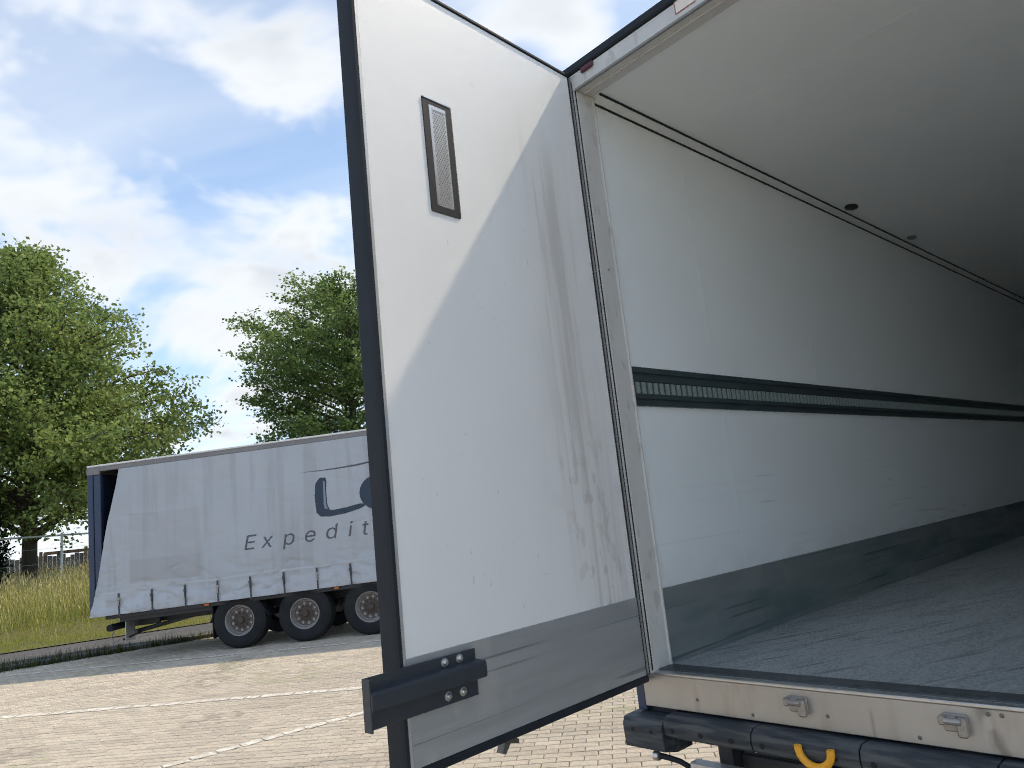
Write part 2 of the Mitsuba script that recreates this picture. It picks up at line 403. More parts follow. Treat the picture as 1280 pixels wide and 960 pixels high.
# ------------------------------------------------------------------ setting: ground, paving, kerb, path, lawn
def sheet(x0, x1, y0, y1, z, nx=1, ny=1, zf=None):
    gx, gy = np.meshgrid(np.linspace(x0, x1, nx + 1), np.linspace(y0, y1, ny + 1), indexing='ij')
    v = np.stack([gx, gy, np.full_like(gx, z)], -1).reshape(-1, 3)
    if zf is not None:
        v[:, 2] = zf(v[:, 0], v[:, 1])
    i, j = np.meshgrid(np.arange(nx), np.arange(ny), indexing='ij')
    a = (i * (ny + 1) + j).ravel()
    f = np.stack([a, a + ny + 1, a + ny + 2, a + 1], 1)
    f = np.vstack([f[:, [0, 1, 2]], f[:, [0, 2, 3]]])
    return trimesh.Trimesh(v, f, process=False)


raw('ground', mikit.ply(sheet(-900, 900, -900, 900, -0.10), 'earth'), 'open ground of earth and dry grass reaching to the horizon', kind='structure')

KX = lambda y: -16.65 + 0.22 * y                 # line of the kerb
# the far paving: four sheets round the part that is laid paver by paver
PX0, PX1, PY0, PY1 = -18.2, 0.4, -5.6, 9.5
far = [sheet(PX1, 45, -50, 70, -0.002), sheet(KX(-50) + 0.3, PX1, -50, PY0, -0.002), sheet(KX(70) - 0.3, PX1, PY1, 70, -0.002)]
far[1].vertices[:2, 0] = [KX(-50), KX(PY0)]
far[2].vertices[:2, 0] = [KX(PY1), KX(70)]
raw('paving', mikit.ply(cat(*far), 'far_paving'), 'tan block paving of the truck yard', kind='structure')
part('paving', 'bedding', sheet(PX0, PX1, PY0, PY1, -0.013), 'joint_sand')

# one paver: zigzag long sides, chamfered upper edge
ring = [(-PL / 2, -PW / 2), (-PL / 4, -PW / 2 + ZIG), (0, -PW / 2), (PL / 4, -PW / 2 + ZIG), (PL / 2, -PW / 2),
        (PL / 2, PW / 2), (PL / 4, PW / 2 + ZIG), (0, PW / 2), (-PL / 4, PW / 2 + ZIG), (-PL / 2, PW / 2)]
pp = Polygon(ring)
o_ = np.array(pp.buffer(-0.0032, join_style=2).exterior.coords)[:-1]
i_ = np.array(pp.buffer(-0.0085, join_style=2).exterior.coords)[:-1]
if Polygon(o_).exterior.is_ccw is False:
    o_, i_ = o_[::-1], i_[::-1]
i_ = np.array([i_[np.argmin(((i_ - a) ** 2).sum(1))] for a in o_])
n_ = len(o_)
pv = np.vstack([np.c_[o_, np.full(n_, -0.016)], np.c_[o_, np.full(n_, -0.006)], np.c_[i_, np.zeros(n_)], [[0, 0, 0]]])
j_ = np.arange(n_)
k_ = (j_ + 1) % n_
pf = np.vstack([np.stack([j_ + a, k_ + a, k_ + a + n_], 1) for a in (0, n_)] + [np.stack([j_ + a, k_ + a + n_, j_ + a + n_], 1) for a in (0, n_)] +
               [np.stack([np.full(n_, 3 * n_), j_ + 2 * n_, k_ + 2 * n_], 1)])
rng = np.random.default_rng(5)
corners = np.array([[PX0, PY0], [PX1, PY0], [PX1, PY1], [PX0, PY1]])
cu, cv = corners @ PU, corners @ PV
rows = np.arange(math.floor(cv.min() / PW), math.ceil(cv.max() / PW))
cols = np.arange(math.floor(cu.min() / PL) - 1, math.ceil(cu.max() / PL) + 1)
rr, cc = [a.ravel() for a in np.meshgrid(rows, cols, indexing='ij')]
uc, vc = (cc + 0.5 + 0.5 * (rr % 2)) * PL, (rr + 0.5) * PW
xy = uc[:, None] * PU + vc[:, None] * PV
keep = (xy[:, 0] < PX1) & (xy[:, 0] > KX(xy[:, 1]) + 0.16) & (xy[:, 1] > PY0) & (xy[:, 1] < PY1)
xy = xy[keep]
# the nearest pavers that lie open beyond the door are entries of their own
m2 = np.array([-0.685, 0.728])
dist = (xy - EYE[:2]) @ m2
near_edge = ((np.array([-7.59, -1.16]) - EYE[:2]) @ m2)
bearing = np.degrees(np.arctan2((xy - EYE[:2]) @ np.array([0.728, 0.685]), dist))
cand = np.where((dist > 5.95) & (bearing > -37) & (bearing < 10))[0]
cand = cand[np.argsort(np.linalg.norm(xy[cand] - EYE[:2], axis=1))][:300]
single = np.zeros(len(xy), bool)
single[cand] = True
tilt = rng.normal(0, 0.006, (len(xy), 2))
lift = rng.normal(0, 0.0012, len(xy)) - 0.002
turn = rng.normal(0, 0.006, len(xy))


def paver_matrix(i):
    c, s = math.cos(PA + turn[i]), math.sin(PA + turn[i])
    A = np.eye(4)
    A[:3, :3] = np.array([[c, -s, 0], [s, c, 0], [tilt[i, 0], tilt[i, 1], 1]])
    A[:3, 3] = [xy[i, 0], xy[i, 1], lift[i]]
    return A


rest = np.where(~single)[0]
V, Fc = [], []
for k, i in enumerate(rest):
    A = paver_matrix(i)
    V.append(pv @ A[:3, :3].T + A[:3, 3])
    Fc.append(pf + k * len(pv))
part('paving', 'pavers', trimesh.Trimesh(np.vstack(V), np.vstack(Fc), process=False), 'paver_concrete', kind='stuff')
one = mikit.ply(trimesh.Trimesh(pv, pf, process=False), 'paver_concrete')
for i in cand:
    raw('paving__paver', {**one, 'to_world': T(paver_matrix(i))})


def stripe(name, a, b, w, label):
    """A worn white line painted across the pavers from a to b."""
    a, b = np.array(a, float), np.array(b, float)
    L = np.linalg.norm(b - a)
    d = (b - a) / L
    nrm = np.array([-d[1], d[0]])
    r = np.random.default_rng(int(L * 1000))
    ms, t = [], 0.0
    while t < L:
        l = 0.19 + 0.05 * r.random()
        if r.random() > 0.025:
            q = [a + d * t + nrm * (w / 2 + 0.008 * r.normal()), a + d * t - nrm * (w / 2 + 0.008 * r.normal()),
                 a + d * (t + l) - nrm * (w / 2 + 0.008 * r.normal()), a + d * (t + l) + nrm * (w / 2 + 0.008 * r.normal())]
            ms.append(trimesh.creation.extrude_polygon(Polygon(q), 0.0006, engine='earcut'))
        t += l + 0.012 + 0.02 * r.random()
    m = cat(*ms)
    m.apply_translation((0, 0, 0.0032))
    part('paving', name, m, 'road_paint', label=label)


stripe('bay_line', (-13.8, -3.30), (-4.4, 4.62), 0.135, 'white bay line running behind the parked curtain trailer')
stripe('bay_line', (-6.05, -2.4), (-5.33, 5.2), 0.12, 'white line slanting up towards the open door')
stripe('bay_line', (-15.6, 0.02), (-7.2, 7.5), 0.13, 'white line in the shade of the curtain trailer')

# kerb stones, path and lawn behind them
KS, KC = math.sin(math.atan(0.22)), math.cos(math.atan(0.22))
for k in range(27):
    y0 = -9 + k * KC
    m = box(-0.06, 0.06, 0.003, 0.997, -0.1, 0.085, 0.012)
    part('kerb', 'kerb_stone', m, 'kerb_concrete', to_world=T(frame(np.array([[KC, KS, 0], [-KS, KC, 0], [0, 0, 1.0]]), [KX(y0), y0, 0])))
labels['kerb'] = {'label': 'low concrete kerb with weeds between the paving and the grey path', 'kind': 'structure'}
LX = lambda y: -19.55 + 0.27 * np.clip(y, -9.5, 17.5)
pm = sheet(0, 1, -9.5, 17.5, 0.075, 8, 27)
yy = pm.vertices[:, 1].copy()
pm.vertices[:, 0] = (KX(yy) - 0.06) * (1 - pm.vertices[:, 0]) + (LX(yy)) * pm.vertices[:, 0]
pm.invert()
raw('path', mikit.ply(pm, 'asphalt'), 'grey asphalt path between the kerb and the lawn', kind='structure')


def lawn_z(x, y):
    t = np.clip((LX(y) - x) / 7.0, 0, 1)
    t = t * t * (3 - 2 * t)
    back = np.clip((-x - 40) / 30, 0, 1)
    return 0.10 + 0.80 * t + 0.10 * (meshkit.fbm(np.stack([x * 0.5, y * 0.5, 0 * x], -1), 3, 3) - 0.5) * np.clip((LX(y) - x), 0, 1) - 1.0 * back


lm = sheet(0, 1, -40, 60, 0, 90, 100)
yy = lm.vertices[:, 1].copy()
lm.vertices[:, 0] = LX(np.clip(yy, -9.5, 17.5)) * (1 - lm.vertices[:, 0]) + (-72) * lm.vertices[:, 0]
lm.vertices[:, 2] = lawn_z(lm.vertices[:, 0], yy)
lm.invert()
raw('lawn', mikit.ply(lm, 'earth', smooth=True), 'grassy bank rising behind the path', kind='structure')


def grass(n, x0, x1, y0, y1, h0, h1, w, tip, seed, zoff=None, lean=0.25, cols=None, dens=None, heads=0.0):
    r = np.random.default_rng(seed)
    x, y = r.uniform(x0, x1, n), r.uniform(y0, y1, n)
    ok = x < LX(y) - 0.05 if zoff is None else np.ones(n, bool)
    if dens is not None:
        ok &= r.random(n) < dens(x, y)
    x, y = x[ok], y[ok]
    n = len(x)
    z = lawn_z(x, y) if zoff is None else np.full(n, zoff)
    clump = meshkit.fbm(np.stack([x * 1.1, y * 1.1, 0 * x], -1), 3, seed)
    h = (h0 + (h1 - h0) * r.random(n) ** 1.3) * (0.35 + 1.3 * clump)
    a = r.uniform(0, 2 * np.pi, n)
    side = np.stack([np.cos(a), np.sin(a), 0 * a], -1)
    ln = np.stack([np.cos(a + 1.57), np.sin(a + 1.57), 0 * a], -1) * (r.random(n)[:, None] * lean * h[:, None]) + np.array([-0.10, 0.03, 0]) * h[:, None]
    b = np.stack([x, y, z - 0.03], -1)
    up = np.array([0, 0, 1.0])
    w_ = w * (0.6 + 0.8 * r.random(n))[:, None]
    v0, v1 = b - side * w_, b + side * w_
    m0 = b + up * (h * 0.6)[:, None] + ln * 0.35 - side * w_ * 0.8
    m1 = b + up * (h * 0.6)[:, None] + ln * 0.35 + side * w_ * 0.8
    t = b + up * h[:, None] + ln
    V = np.stack([v0, v1, m0, m1, t], 1).reshape(-1, 3)
    i = np.arange(n)[:, None] * 5
    f = np.vstack([i + [0, 1, 3], i + [0, 3, 2], i + [2, 3, 4]])
    c0, c1, c2 = (np.array(c) for c in cols)
    mixv = np.clip(clump * 1.6 - 0.4 + 0.35 * r.normal(size=n), 0, 1)[:, None]
    base = c0 * (1 - mixv) + c1 * mixv
    tipc = base * (1 - tip) + c2 * tip
    C = np.stack([base, base, base * 0.5 + tipc * 0.5, base * 0.5 + tipc * 0.5, tipc], 1).reshape(-1, 3)
    V2, F2, C2 = [V], [f], [C]
    nh = int(heads * n)
    if nh:
        s = t[:nh]
        hw, hh = 0.013, 0.10
        hv = np.stack([s - side[:nh] * hw, s + up * -0.04, s + side[:nh] * hw + up * 0.02, s + up * hh + ln[:nh] * 0.15], 1).reshape(-1, 3)
        k = np.arange(nh)[:, None] * 4 + len(V)
        V2.append(hv)
        F2.append(np.vstack([k + [0, 1, 2], k + [0, 2, 3]]))
        C2.append(np.repeat(np.clip(c2 * (0.8 + 0.4 * r.random((nh, 1))), 0, 1), 4, 0))
    return np.vstack(V2), np.vstack(F2), np.vstack(C2)


def stuff(key, vfc, bsdf, label):
    v, f, c = vfc
    raw(key, mikit.ply(trimesh.Trimesh(v, f, process=False), bsdf, color=c), label, kind='stuff')


def far_fade(x, y):
    return np.where((y > -7) & (y < 13), 1.0, 0.35)


stuff('short_grass', grass(190000, -26.0, -14.5, -14, 20, 0.05, 0.16, 0.006, 0.35, 71, cols=((0.24, 0.32, 0.045), (0.44, 0.44, 0.10), (0.52, 0.46, 0.17)), dens=lambda x, y: far_fade(x, y) * (x > LX(y) - 5.5)), 'blade',
      'short yellow green grass edging the grey path')
stuff('tall_grass', grass(230000, -33, -17.5, -14, 20, 0.30, 0.98, 0.006, 0.55, 72, lean=0.55, cols=((0.30, 0.36, 0.08), (0.52, 0.52, 0.17), (0.66, 0.56, 0.30)), dens=lambda x, y: far_fade(x, y) * np.clip((LX(y) - x - 2.4) / 2.0, 0.02, 1), heads=0.3), 'blade',
      'tall straw coloured grass gone to seed in front of the wire fence')
stuff('kerb_weeds', grass(60000, -18.0, -14.8, -4.5, 8.5, 0.06, 0.26, 0.006, 0.2, 73, zoff=0.02, lean=0.6, cols=((0.045, 0.075, 0.02), (0.09, 0.10, 0.035), (0.16, 0.13, 0.06)),
                           dens=lambda x, y: np.clip(1.6 * meshkit.fbm(np.stack([x * 2, y * 1.2, 0 * x], -1), 2, 5) - 0.35, 0, 1) * np.exp(-((x - KX(y) - 0.10) / 0.16) ** 2)), 'blade',
      'dark weeds growing along the concrete kerb')
labels['short_grass']['category'] = labels['tall_grass']['category'] = 'grass'
labels['kerb_weeds']['category'] = 'weeds'

# ------------------------------------------------------------------ refrigerated trailer (the open one)
RT = 'refrigerated_trailer'
labels[RT] = {'label': 'white refrigerated trailer seen into its empty dark interior with one rear door swung open', 'category': 'trailer'}
WX, RW = -0.012, 2.472
CZ = F + 2.615
part(RT, 'side_wall', box(-0.072, WX - 0.004, 0.12, 13.36, F - 0.12, CZ), 'shell_white')
part(RT, 'side_wall', box(RW + 0.004, 2.532, 0.12, 13.36, F - 0.12, CZ), 'shell_white')
part(RT, 'front_wall', box(WX - 0.004, RW + 0.004, 13.26, 13.36, F, CZ), 'wall_panel_paint')
part(RT, 'roof', box(-0.072, 2.532, 0.12, 13.36, CZ + 0.004, F + 2.715), 'shell_white')
part(RT, 'floor', box(WX - 0.004, RW + 0.004, 0.03, 13.26, F - 0.12, F), 'deck_coating', label='worn dark grey load floor with pale scuffs')
seams = [0.12] + [0.84 + 1.17 * k for k in range(11)] + [13.26]
for wi, (xa, xb, xs) in enumerate(((WX - 0.004, WX, WX), (RW, RW + 0.004, RW))):
    for k in range(len(seams) - 1):
        holder = RT + '__side_wall' + ('_001' if wi else '')
        for (z0, z1) in ((F + 0.306, F + 1.096), (F + 1.275, CZ)):
            part(holder, 'panel', box(xa, xb, seams[k] + 0.0002, seams[k + 1] - 0.0002, z0, z1), 'wall_panel_paint')
        if k in (1, 2):
            y = seams[k]
            for (z0, z1) in ((F + 0.306, F + 1.096), (F + 1.275, CZ - 0.035)):
                sx = (WX, WX + 0.0012) if wi == 0 else (RW - 0.0012, RW)
                part(holder, 'joint_strip', box(sx[0] + (0.0003 if wi == 0 else 0), sx[1], y - 0.0035, y + 0.0035, z0, z1), 'seam_strip')
for k in range(len(seams) - 1):
    part(RT + '__roof', 'ceiling_panel', box(WX - 0.002, RW + 0.002, seams[k] + 0.0002, seams[k + 1] - 0.0002, CZ - 0.002, CZ + 0.004), 'ceiling_paint')
    if k in (1, 3):
        part(RT + '__roof', 'joint_strip', box(WX + 0.05, RW - 0.05, seams[k] - 0.006, seams[k] + 0.006, CZ - 0.0030, CZ - 0.002), 'ceiling_paint')
# cove between wall and ceiling: pale strip with a dark gap along each edge
for side in (0, 1):
    fx = (lambda x: x) if side == 0 else (lambda x: RW - (x - WX))
    yv = ((0.135, 4.62), (4.63, 9.0), (9.01, 13.25)) if side == 0 else ((0.135, 13.25),)
    for (ya, yb) in yv:
        for nm, quad, mt in (('cove_strip', [(WX, F + 2.584), (WX + 0.004, F + 2.584), (WX + 0.040, F + 2.611), (WX + 0.040, F + 2.613), (WX, F + 2.613)], 'ceiling_paint'),
                             ('cove_gasket', [(WX, F + 2.574), (WX + 0.006, F + 2.574), (WX + 0.006, F + 2.5835), (WX, F + 2.5835)], 'rubber'),
                             ('cove_gasket', [(WX + 0.0405, F + 2.606), (WX + 0.0500, F + 2.606), (WX + 0.0500, F + 2.613), (WX + 0.0405, F + 2.613)], 'rubber')):
            q = Polygon([(fx(a), b) for a, b in quad])
            m = prism(q, np.array([[1, 0, 0], [0, 0, 1], [0, 1, 0]], float).T, yb - ya)
            m.apply_translation((0, ya, 0))
            part(RT, nm, m, mt)
# wall rail for the second loading deck, with its slotted strip
prof = [(WX - 0.004, 1.096), (WX + 0.012, 1.096), (WX + 0.012, 1.112), (WX + 0.004, 1.115), (WX + 0.004, 1.126), (WX + 0.014, 1.130), (WX + 0.014, 1.148), (WX + 0.006, 1.150),
        (WX + 0.006, 1.208), (WX + 0.014, 1.210), (WX + 0.014, 1.232), (WX + 0.003, 1.236), (WX + 0.003, 1.246), (WX + 0.012, 1.250), (WX + 0.012, 1.275), (WX - 0.004, 1.275)]
for side in (0, 1):
    q = Polygon([((a if side == 0 else RW - (a - WX)), b + F) for a, b in prof])
    m = prism(q, np.array([[1, 0, 0], [0, 0, 1], [0, 1, 0]], float).T, 13.13)
    m.apply_translation((0, 0.125, 0))
    rk = part(RT, 'wall_rail', m, 'rail_dark', label='dark slotted rail along the wall at half height' if side == 0 else None)
    bars = []
    y = 0.15
    while y < 13.2:
        xa, xb = (WX + 0.006, WX + 0.012) if side == 0 else (RW - 0.012, RW - 0.006)
        bars.append(box(xa, xb, y, y + 0.022, F + 1.153, F + 1.205))
        y += 0.045
    part(rk, 'slot_strip', cat(*bars), 'rail_strip', kind='stuff')
# kick plates at the foot of the walls
part(RT, 'kick_plate', cat(box(WX - 0.004, WX + 0.005, 0.122, 13.25, F + 0.0005, F + 0.304, 0.001), box(WX + 0.005, WX + 0.009, 0.122, 13.25, F + 0.0005, F + 0.02)), 'wall_kick_metal')
part(RT, 'kick_plate', box(RW - 0.005, RW + 0.004, 0.122, 13.25, F + 0.0005, F + 0.304, 0.001), 'wall_kick_metal')
# ceiling fittings
for (y, mt, w) in ((2.83, 'dark_paint', 0.066), (4.03, 'grey_gasket', 0.055)):
    m = lathe([(0, -0.014), (w * 0.55, -0.014), (w, -0.009), (w, 0.0), (0, 0.0)], 20)
    m.apply_transform(np.diag([0.62, 1, 1, 1]))
    m.apply_translation((0.105, y, CZ - 0.0025))
    part(RT, 'ceiling_fitting', m, mt, smooth=30)
# rear frame
part(RT, 'rear_post', cat(box(-0.068, 0.0, 0.0, 0.12, F - 0.012, F + 2.60, 0.004), box(-0.006, 0.006, 0.112, 0.124, F + 0.001, F + 2.599, 0.002)), 'frame_paint')
rp = RT + '__rear_post'
part(rp, 'seal', box(-0.0235, -0.0195, -0.003, 0.0005, F - 0.01, F + 2.655, 0.001), 'rubber')
part(rp, 'seal', box(-0.0068, -0.0006, -0.003, 0.0005, F + 0.003, F + 2.598, 0.001), 'rubber')
part(rp, 'rivet', lathe([(0, 0.003), (0.004, 0.0025), (0.006, 0)], 10).apply_transform(frame(np.array([[0, 0, 1], [0, 1, 0], [-1, 0, 0]], float), [0.0, 0.06, F + 1.72])), 'grey_gasket')
part(RT, 'rear_post', box(2.46, 2.528, 0.0, 0.12, F - 0.012, F + 2.60, 0.004), 'frame_paint')
hd = part(RT, 'header', cat(box(-0.068, 2.528, 0.0, 0.12, F + 2.603, F + 2.686, 0.004)), 'frame_paint')
part(hd, 'seal', box(0.001, 2.459, -0.008, 0.004, F + 2.592, F + 2.604, 0.001), 'grey_gasket')
part(hd, 'soffit_step', box(0.001, 2.459, 0.05, 0.058, F + 2.594, F + 2.6035, 0.002), 'frame_paint')
part(hd, 'roof_edge', box(-0.078, 2.538, -0.014, 0.121, F + 2.688, F + 2.729, 0.006), 'rubber', label='black strip capping the rear edge of the roof')
part(hd, 'marker_lamp', box(0.048, 0.124, -0.014, -0.0005, F + 2.655, F + 2.684, 0.005), 'red_lens', label='small dark red lamp near the corner')
part(hd, 'marker_lamp', box(2.336, 2.412, -0.014, -0.0005, F + 2.655, F + 2.684, 0.005), 'red_lens')
tg = part(hd, 'marking_tape', box(0.575, 0.665, -0.002, 0.0, F + 2.634, F + 2.686), 'tape_white')
part(hd, 'tape_edge', cat(box(0.571, 0.5745, -0.003, 0.0, F + 2.632, F + 2.686), box(0.571, 0.668, -0.003, 0.0, F + 2.629, F + 2.6335)), 'tape_red')
# sill, its lip, lock keepers
part(RT, 'sill', box(-0.063, 2.523, 0.0, 0.029, F - 0.137, F - 0.013, 0.002), 'sill_steel', label='beige stained steel beam under the load floor')
sl = RT + '__sill'
part(sl, 'lip', box(0.0, 2.46, -0.006, 0.0295, F - 0.0125, F - 0.001, 0.003), 'bright_steel')
part(sl, 'corner_cap', box(-0.106, -0.0635, 0.001, 0.10, F - 0.155, F - 0.016, 0.003), 'navy_paint')
part(RT + '__floor', 'threshold', cat(box(0.001, 2.459, 0.031, 0.125, F + 0.0005, F + 0.004, 0.001), *[box(0.03 + 0.05 * k, 0.045 + 0.05 * k, 0.05, 0.058, F + 0.004, F + 0.006) for k in range(48)]), 'threshold_metal')
for kx in (0.608, 1.095, 1.365, 1.852):
    kk = [box(kx - 0.038, kx + 0.030, -0.010, -0.0005, F - 0.086, F - 0.036, 0.003), box(kx - 0.040, kx - 0.022, -0.042, -0.010, F - 0.062, F - 0.036, 0.004),
          box(kx + 0.004, kx + 0.032, -0.036, -0.010, F - 0.094, F - 0.040, 0.005), box(kx - 0.022, kx + 0.004, -0.030, -0.010, F - 0.048, F - 0.038, 0.003)]
    b = lathe([(0, 0.05), (0.010, 0.05), (0.010, 0), (0, 0)], 12)
    b.apply_transform(frame(np.array([[0, 0, 1], [1, 0, 0], [0, 1, 0]], float), [kx - 0.03, -0.032, F - 0.05]))
    part(sl, 'lock_keeper', cat(*kk, b), 'worn_steel')
for rx in (1.18, 1.214, 0.70, 0.98, 0.42, 0.19, 1.55, 1.9):
    z = -0.028 if rx in (1.18, 1.214) else (-0.118 if rx in (0.98, 0.42, 1.9) else -0.09)
    m = lathe([(0, 0.003), (0.004, 0.0025), (0.0065, 0)], 10)
    m.apply_transform(frame(np.array([[1, 0, 0], [0, 0, -1], [0, 1, 0]], float), [rx, -0.0003, F + z]))
    part(sl, 'rivet', m, 'grime_steel')
# rubber bumper along the sill
bp = [(0.03, -0.147), (-0.05, -0.147), (-0.072, -0.160), (-0.078, -0.185), (-0.072, -0.214), (-0.055, -0.226), (0.03, -0.226)]
xs = [0.068 + 0.3755 * k for k in range(7)]
part(RT, 'rear_bumper', box(-0.06, 2.52, 0.031, 0.115, F - 0.222, F - 0.140), 'dark_paint')
rb = RT + '__rear_bumper'
bolt = lathe([(0, 0.004), (0.0085, 0.004), (0.0105, 0.0), (0.0, 0.0)], 6)
for k in range(6):
    m = prism(Polygon(bp), np.array([[0, 1, 0], [0, 0, 1], [1, 0, 0]], float).T, xs[k + 1] - xs[k] - 0.006)
    m.apply_translation((xs[k] + 0.003, 0, F))
    bs = part(RT, 'bumper_segment', m, 'bumper_rubber', smooth=25)
    for j in range(3):
        mm = bolt.copy()
        mm.apply_transform(frame(np.array([[1, 0, 0], [0, 0, -1], [0, 1, 0]], float), [xs[k] + 0.04 + 0.127 * j, -0.0768, F - 0.193]))
        part(bs, 'bolt', mm, 'hole_dark')
for (xa, xb) in ((-0.125, 0.066), (2.394, 2.585)):
    cb = part(RT, 'corner_buffer', trimesh.convex.convex_hull(np.array([(x, y, F + z) for x, e in ((xa, 0), (xa + 0.008, 1), (xb - 0.008, 1), (xb, 0)) for (y, z) in ((0.10, -0.16), (-0.07 - 0.008 * e, -0.165), (-0.085 - 0.005 * e, -0.19), (-0.08, -0.275), (0.0, -0.295), (0.10, -0.295))])), 'bumper_rubber', smooth=25)
    for j in range(2):
        mm = bolt.copy()
        mm.apply_transform(frame(np.array([[1, 0, 0], [0, 0, -1], [0, 1, 0]], float), [xa + 0.05 + 0.09 * j, -0.0855, F - 0.205]))
        part(cb, 'bolt', mm, 'hole_dark')
# underride guard, lamp carrier and chassis behind it
part(RT, 'chassis', cat(box(0.62, 0.74, 0.13, 13.0, F - 0.46, F - 0.122, 0.01), box(1.72, 1.84, 0.13, 13.0, F - 0.46, F - 0.122, 0.01),
                        *[box(0.0, 2.46, y, y + 0.06, F - 0.22, F - 0.122) for y in np.arange(0.8, 13, 0.9)]), 'dark_paint')
part(RT, 'underride_guard', cat(box(0.20, 2.26, 0.10, 0.20, F - 0.62, F - 0.50, 0.012), box(0.205, 0.265, 0.06, 0.16, F - 0.52, F - 0.225, 0.008), box(2.19, 2.25, 0.06, 0.16, F - 0.52, F - 0.225, 0.008)), 'dark_paint')
part(RT, 'lamp_carrier', box(0.265, 2.19, 0.12, 0.15, F - 0.42, F - 0.30, 0.006), 'dark_paint')
part(RT, 'cross_bar', box(0.265, 2.19, 0.05, 0.07, F - 0.262, F - 0.236, 0.004), 'dark_paint')
rod = tube([(0.012, -0.06, F - 0.300), (0.03, -0.05, F - 0.302), (0.06, -0.045, F - 0.306), (0.09, -0.03, F - 0.316), (0.12, 0.0, F - 0.345), (0.16, 0.04, F - 0.37)], [0.011, 0.011, 0.0105, 0.0105, 0.0105, 0.0105], 12)
kr = part(RT, 'support_rod', rod, 'rubber', smooth=40, label='black curved rod with a bright round end below the bumper corner')
endc = lathe([(0, -0.012), (0.015, -0.012), (0.017, -0.008), (0.017, 0.012), (0, 0.012)], 16)
endc.apply_transform(frame(np.array([[0, 0, -1], [0, 1, 0], [1, 0, 0]], float), [0.010, -0.062, F - 0.300]))
part(kr, 'end_cap', endc, 'bright_steel', smooth=30)
part(RT, 'side_bracket', cat(box(0.135, 0.40, -0.03, 0.02, F - 0.338, F - 0.312, 0.004), box(0.14, 0.16, -0.03, 0.02, F - 0.37, F - 0.338, 0.004)), 'edge_aluminium')
th = np.linspace(-0.15, math.pi + 0.15, 19)
ringp = np.stack([0.681 + 0.055 * np.cos(th), np.full(19, -0.093), F - 0.172 - 0.052 * np.sin(th)], 1)
part(RT, 'lashing_ring', tube(ringp, 0.0125, 12), 'yellow_paint', smooth=40, label='yellow ring hanging under the bumper')
part(RT, 'ring_bracket', box(0.61, 0.75, -0.082, 0.05, F - 0.250, F - 0.2275, 0.004), 'dark_paint')
part(RT, 'hanging_cable', tube([(0.80, -0.01, F - 0.22), (0.802, -0.012, F - 0.35), (0.81, -0.01, F - 0.5)], 0.004, 8), 'grime_steel')

# the open door leaf
DZ0, DZ1 = F - 0.0125, F + 2.670
dw = T(DOOR)
dk = part(RT, 'door', box(0.0135, 1.198, -0.085, 0.0, DZ0, DZ1, 0.002), 'door_panel_paint', to_world=dw, label='open white door leaf with brown rub marks on its inner face')
part(dk, 'edge_strip', box(1.1985, 1.2130, -0.080, 0.004, DZ0 + 0.002, DZ1, 0.002), 'edge_aluminium', to_world=dw)
sp = Polygon([(1.2135, -0.082), (1.222, -0.084), (1.228, -0.074), (1.228, -0.012), (1.224, 0.005), (1.2135, 0.007)])
m = prism(sp, np.array([[1, 0, 0], [0, 1, 0], [0, 0, 1]], float), DZ1 - DZ0 + 0.03)
m.apply_translation((0, 0, DZ0 - 0.025))
part(dk, 'lock_side_seal', m, 'rubber', smooth=20, to_world=dw)
part(dk, 'top_seal', box(0.0, 1.2125, -0.07, 0.007, DZ1 + 0.0005, DZ1 + 0.015, 0.003), 'rubber', to_world=dw)
part(dk, 'bottom_seal', box(0.004, 1.2125, -0.07, 0.008, DZ0 - 0.026, DZ0 - 0.0005, 0.004), 'rubber', to_world=dw)
part(dk, 'hinge_side_seal', box(0.006, 0.013, -0.07, 0.003, DZ0, DZ1, 0.002), 'rubber', to_world=dw)
part(dk, 'kick_plate', cat(box(0.014, 1.197, 0.0003, 0.0033, DZ0 + 0.001, F + 0.2925, 0.001), box(0.014, 1.197, 0.0033, 0.0046, F + 0.232, F + 0.240), box(0.014, 1.197, 0.0033, 0.0046, F + 0.055, F + 0.062)), 'kick_metal', to_world=dw, label='scuffed grey metal plate across the foot of the door')
# vent grille: black frame, perforated bright plate
vs0, vs1, vz0, vz1 = 0.805, 0.933, F + 1.774, F + 2.219
fr = Polygon([(vs0, vz0), (vs1, vz0), (vs1, vz1), (vs0, vz1)]).buffer(0.006).difference(Polygon([(vs0 + 0.024, vz0 + 0.022), (vs1 - 0.022, vz0 + 0.022), (vs1 - 0.022, vz1 - 0.022), (vs0 + 0.024, vz1 - 0.022)]))
SZ = np.array([[1, 0, 0], [0, 0, 1], [0, 1, 0]], float).T          # polygon (s, z), depth along o
m = prism(fr, SZ, 0.005)
part(dk, 'vent_frame', m, 'rubber', to_world=dw, smooth=False)
part(dk, 'vent_trim', cat(box(vs0 - 0.004, vs1 + 0.004, 0.0052, 0.007, vz1 - 0.001, vz1 + 0.005), box(vs1 - 0.034, vs1 - 0.0225, 0.0005, 0.006, vz0 + 0.023, vz1 - 0.023), box(vs0 + 0.025, vs1 - 0.0345, 0.0005, 0.006, vz1 - 0.037, vz1 - 0.0225)), 'bright_steel', to_world=dw)
g0, g1, h0, h1 = vs0 + 0.0245, vs1 - 0.0345, vz0 + 0.0225, vz1 - 0.0375
pl = Polygon([(g0, h0), (g1, h0), (g1, h1), (g0, h1)])
holes = []
r_i, zz = 0, h0 + 0.008
while zz < h1 - 0.005:
    ss = g0 + 0.008 + (0.0055 if r_i % 2 else 0)
    while ss < g1 - 0.004:
        holes.append(Point(ss, zz).buffer(0.0034, quad_segs=2))
        ss += 0.011
    zz += 0.0095
    r_i += 1
m = prism(pl.difference(shapely.union_all(holes)), SZ, 0.0015)
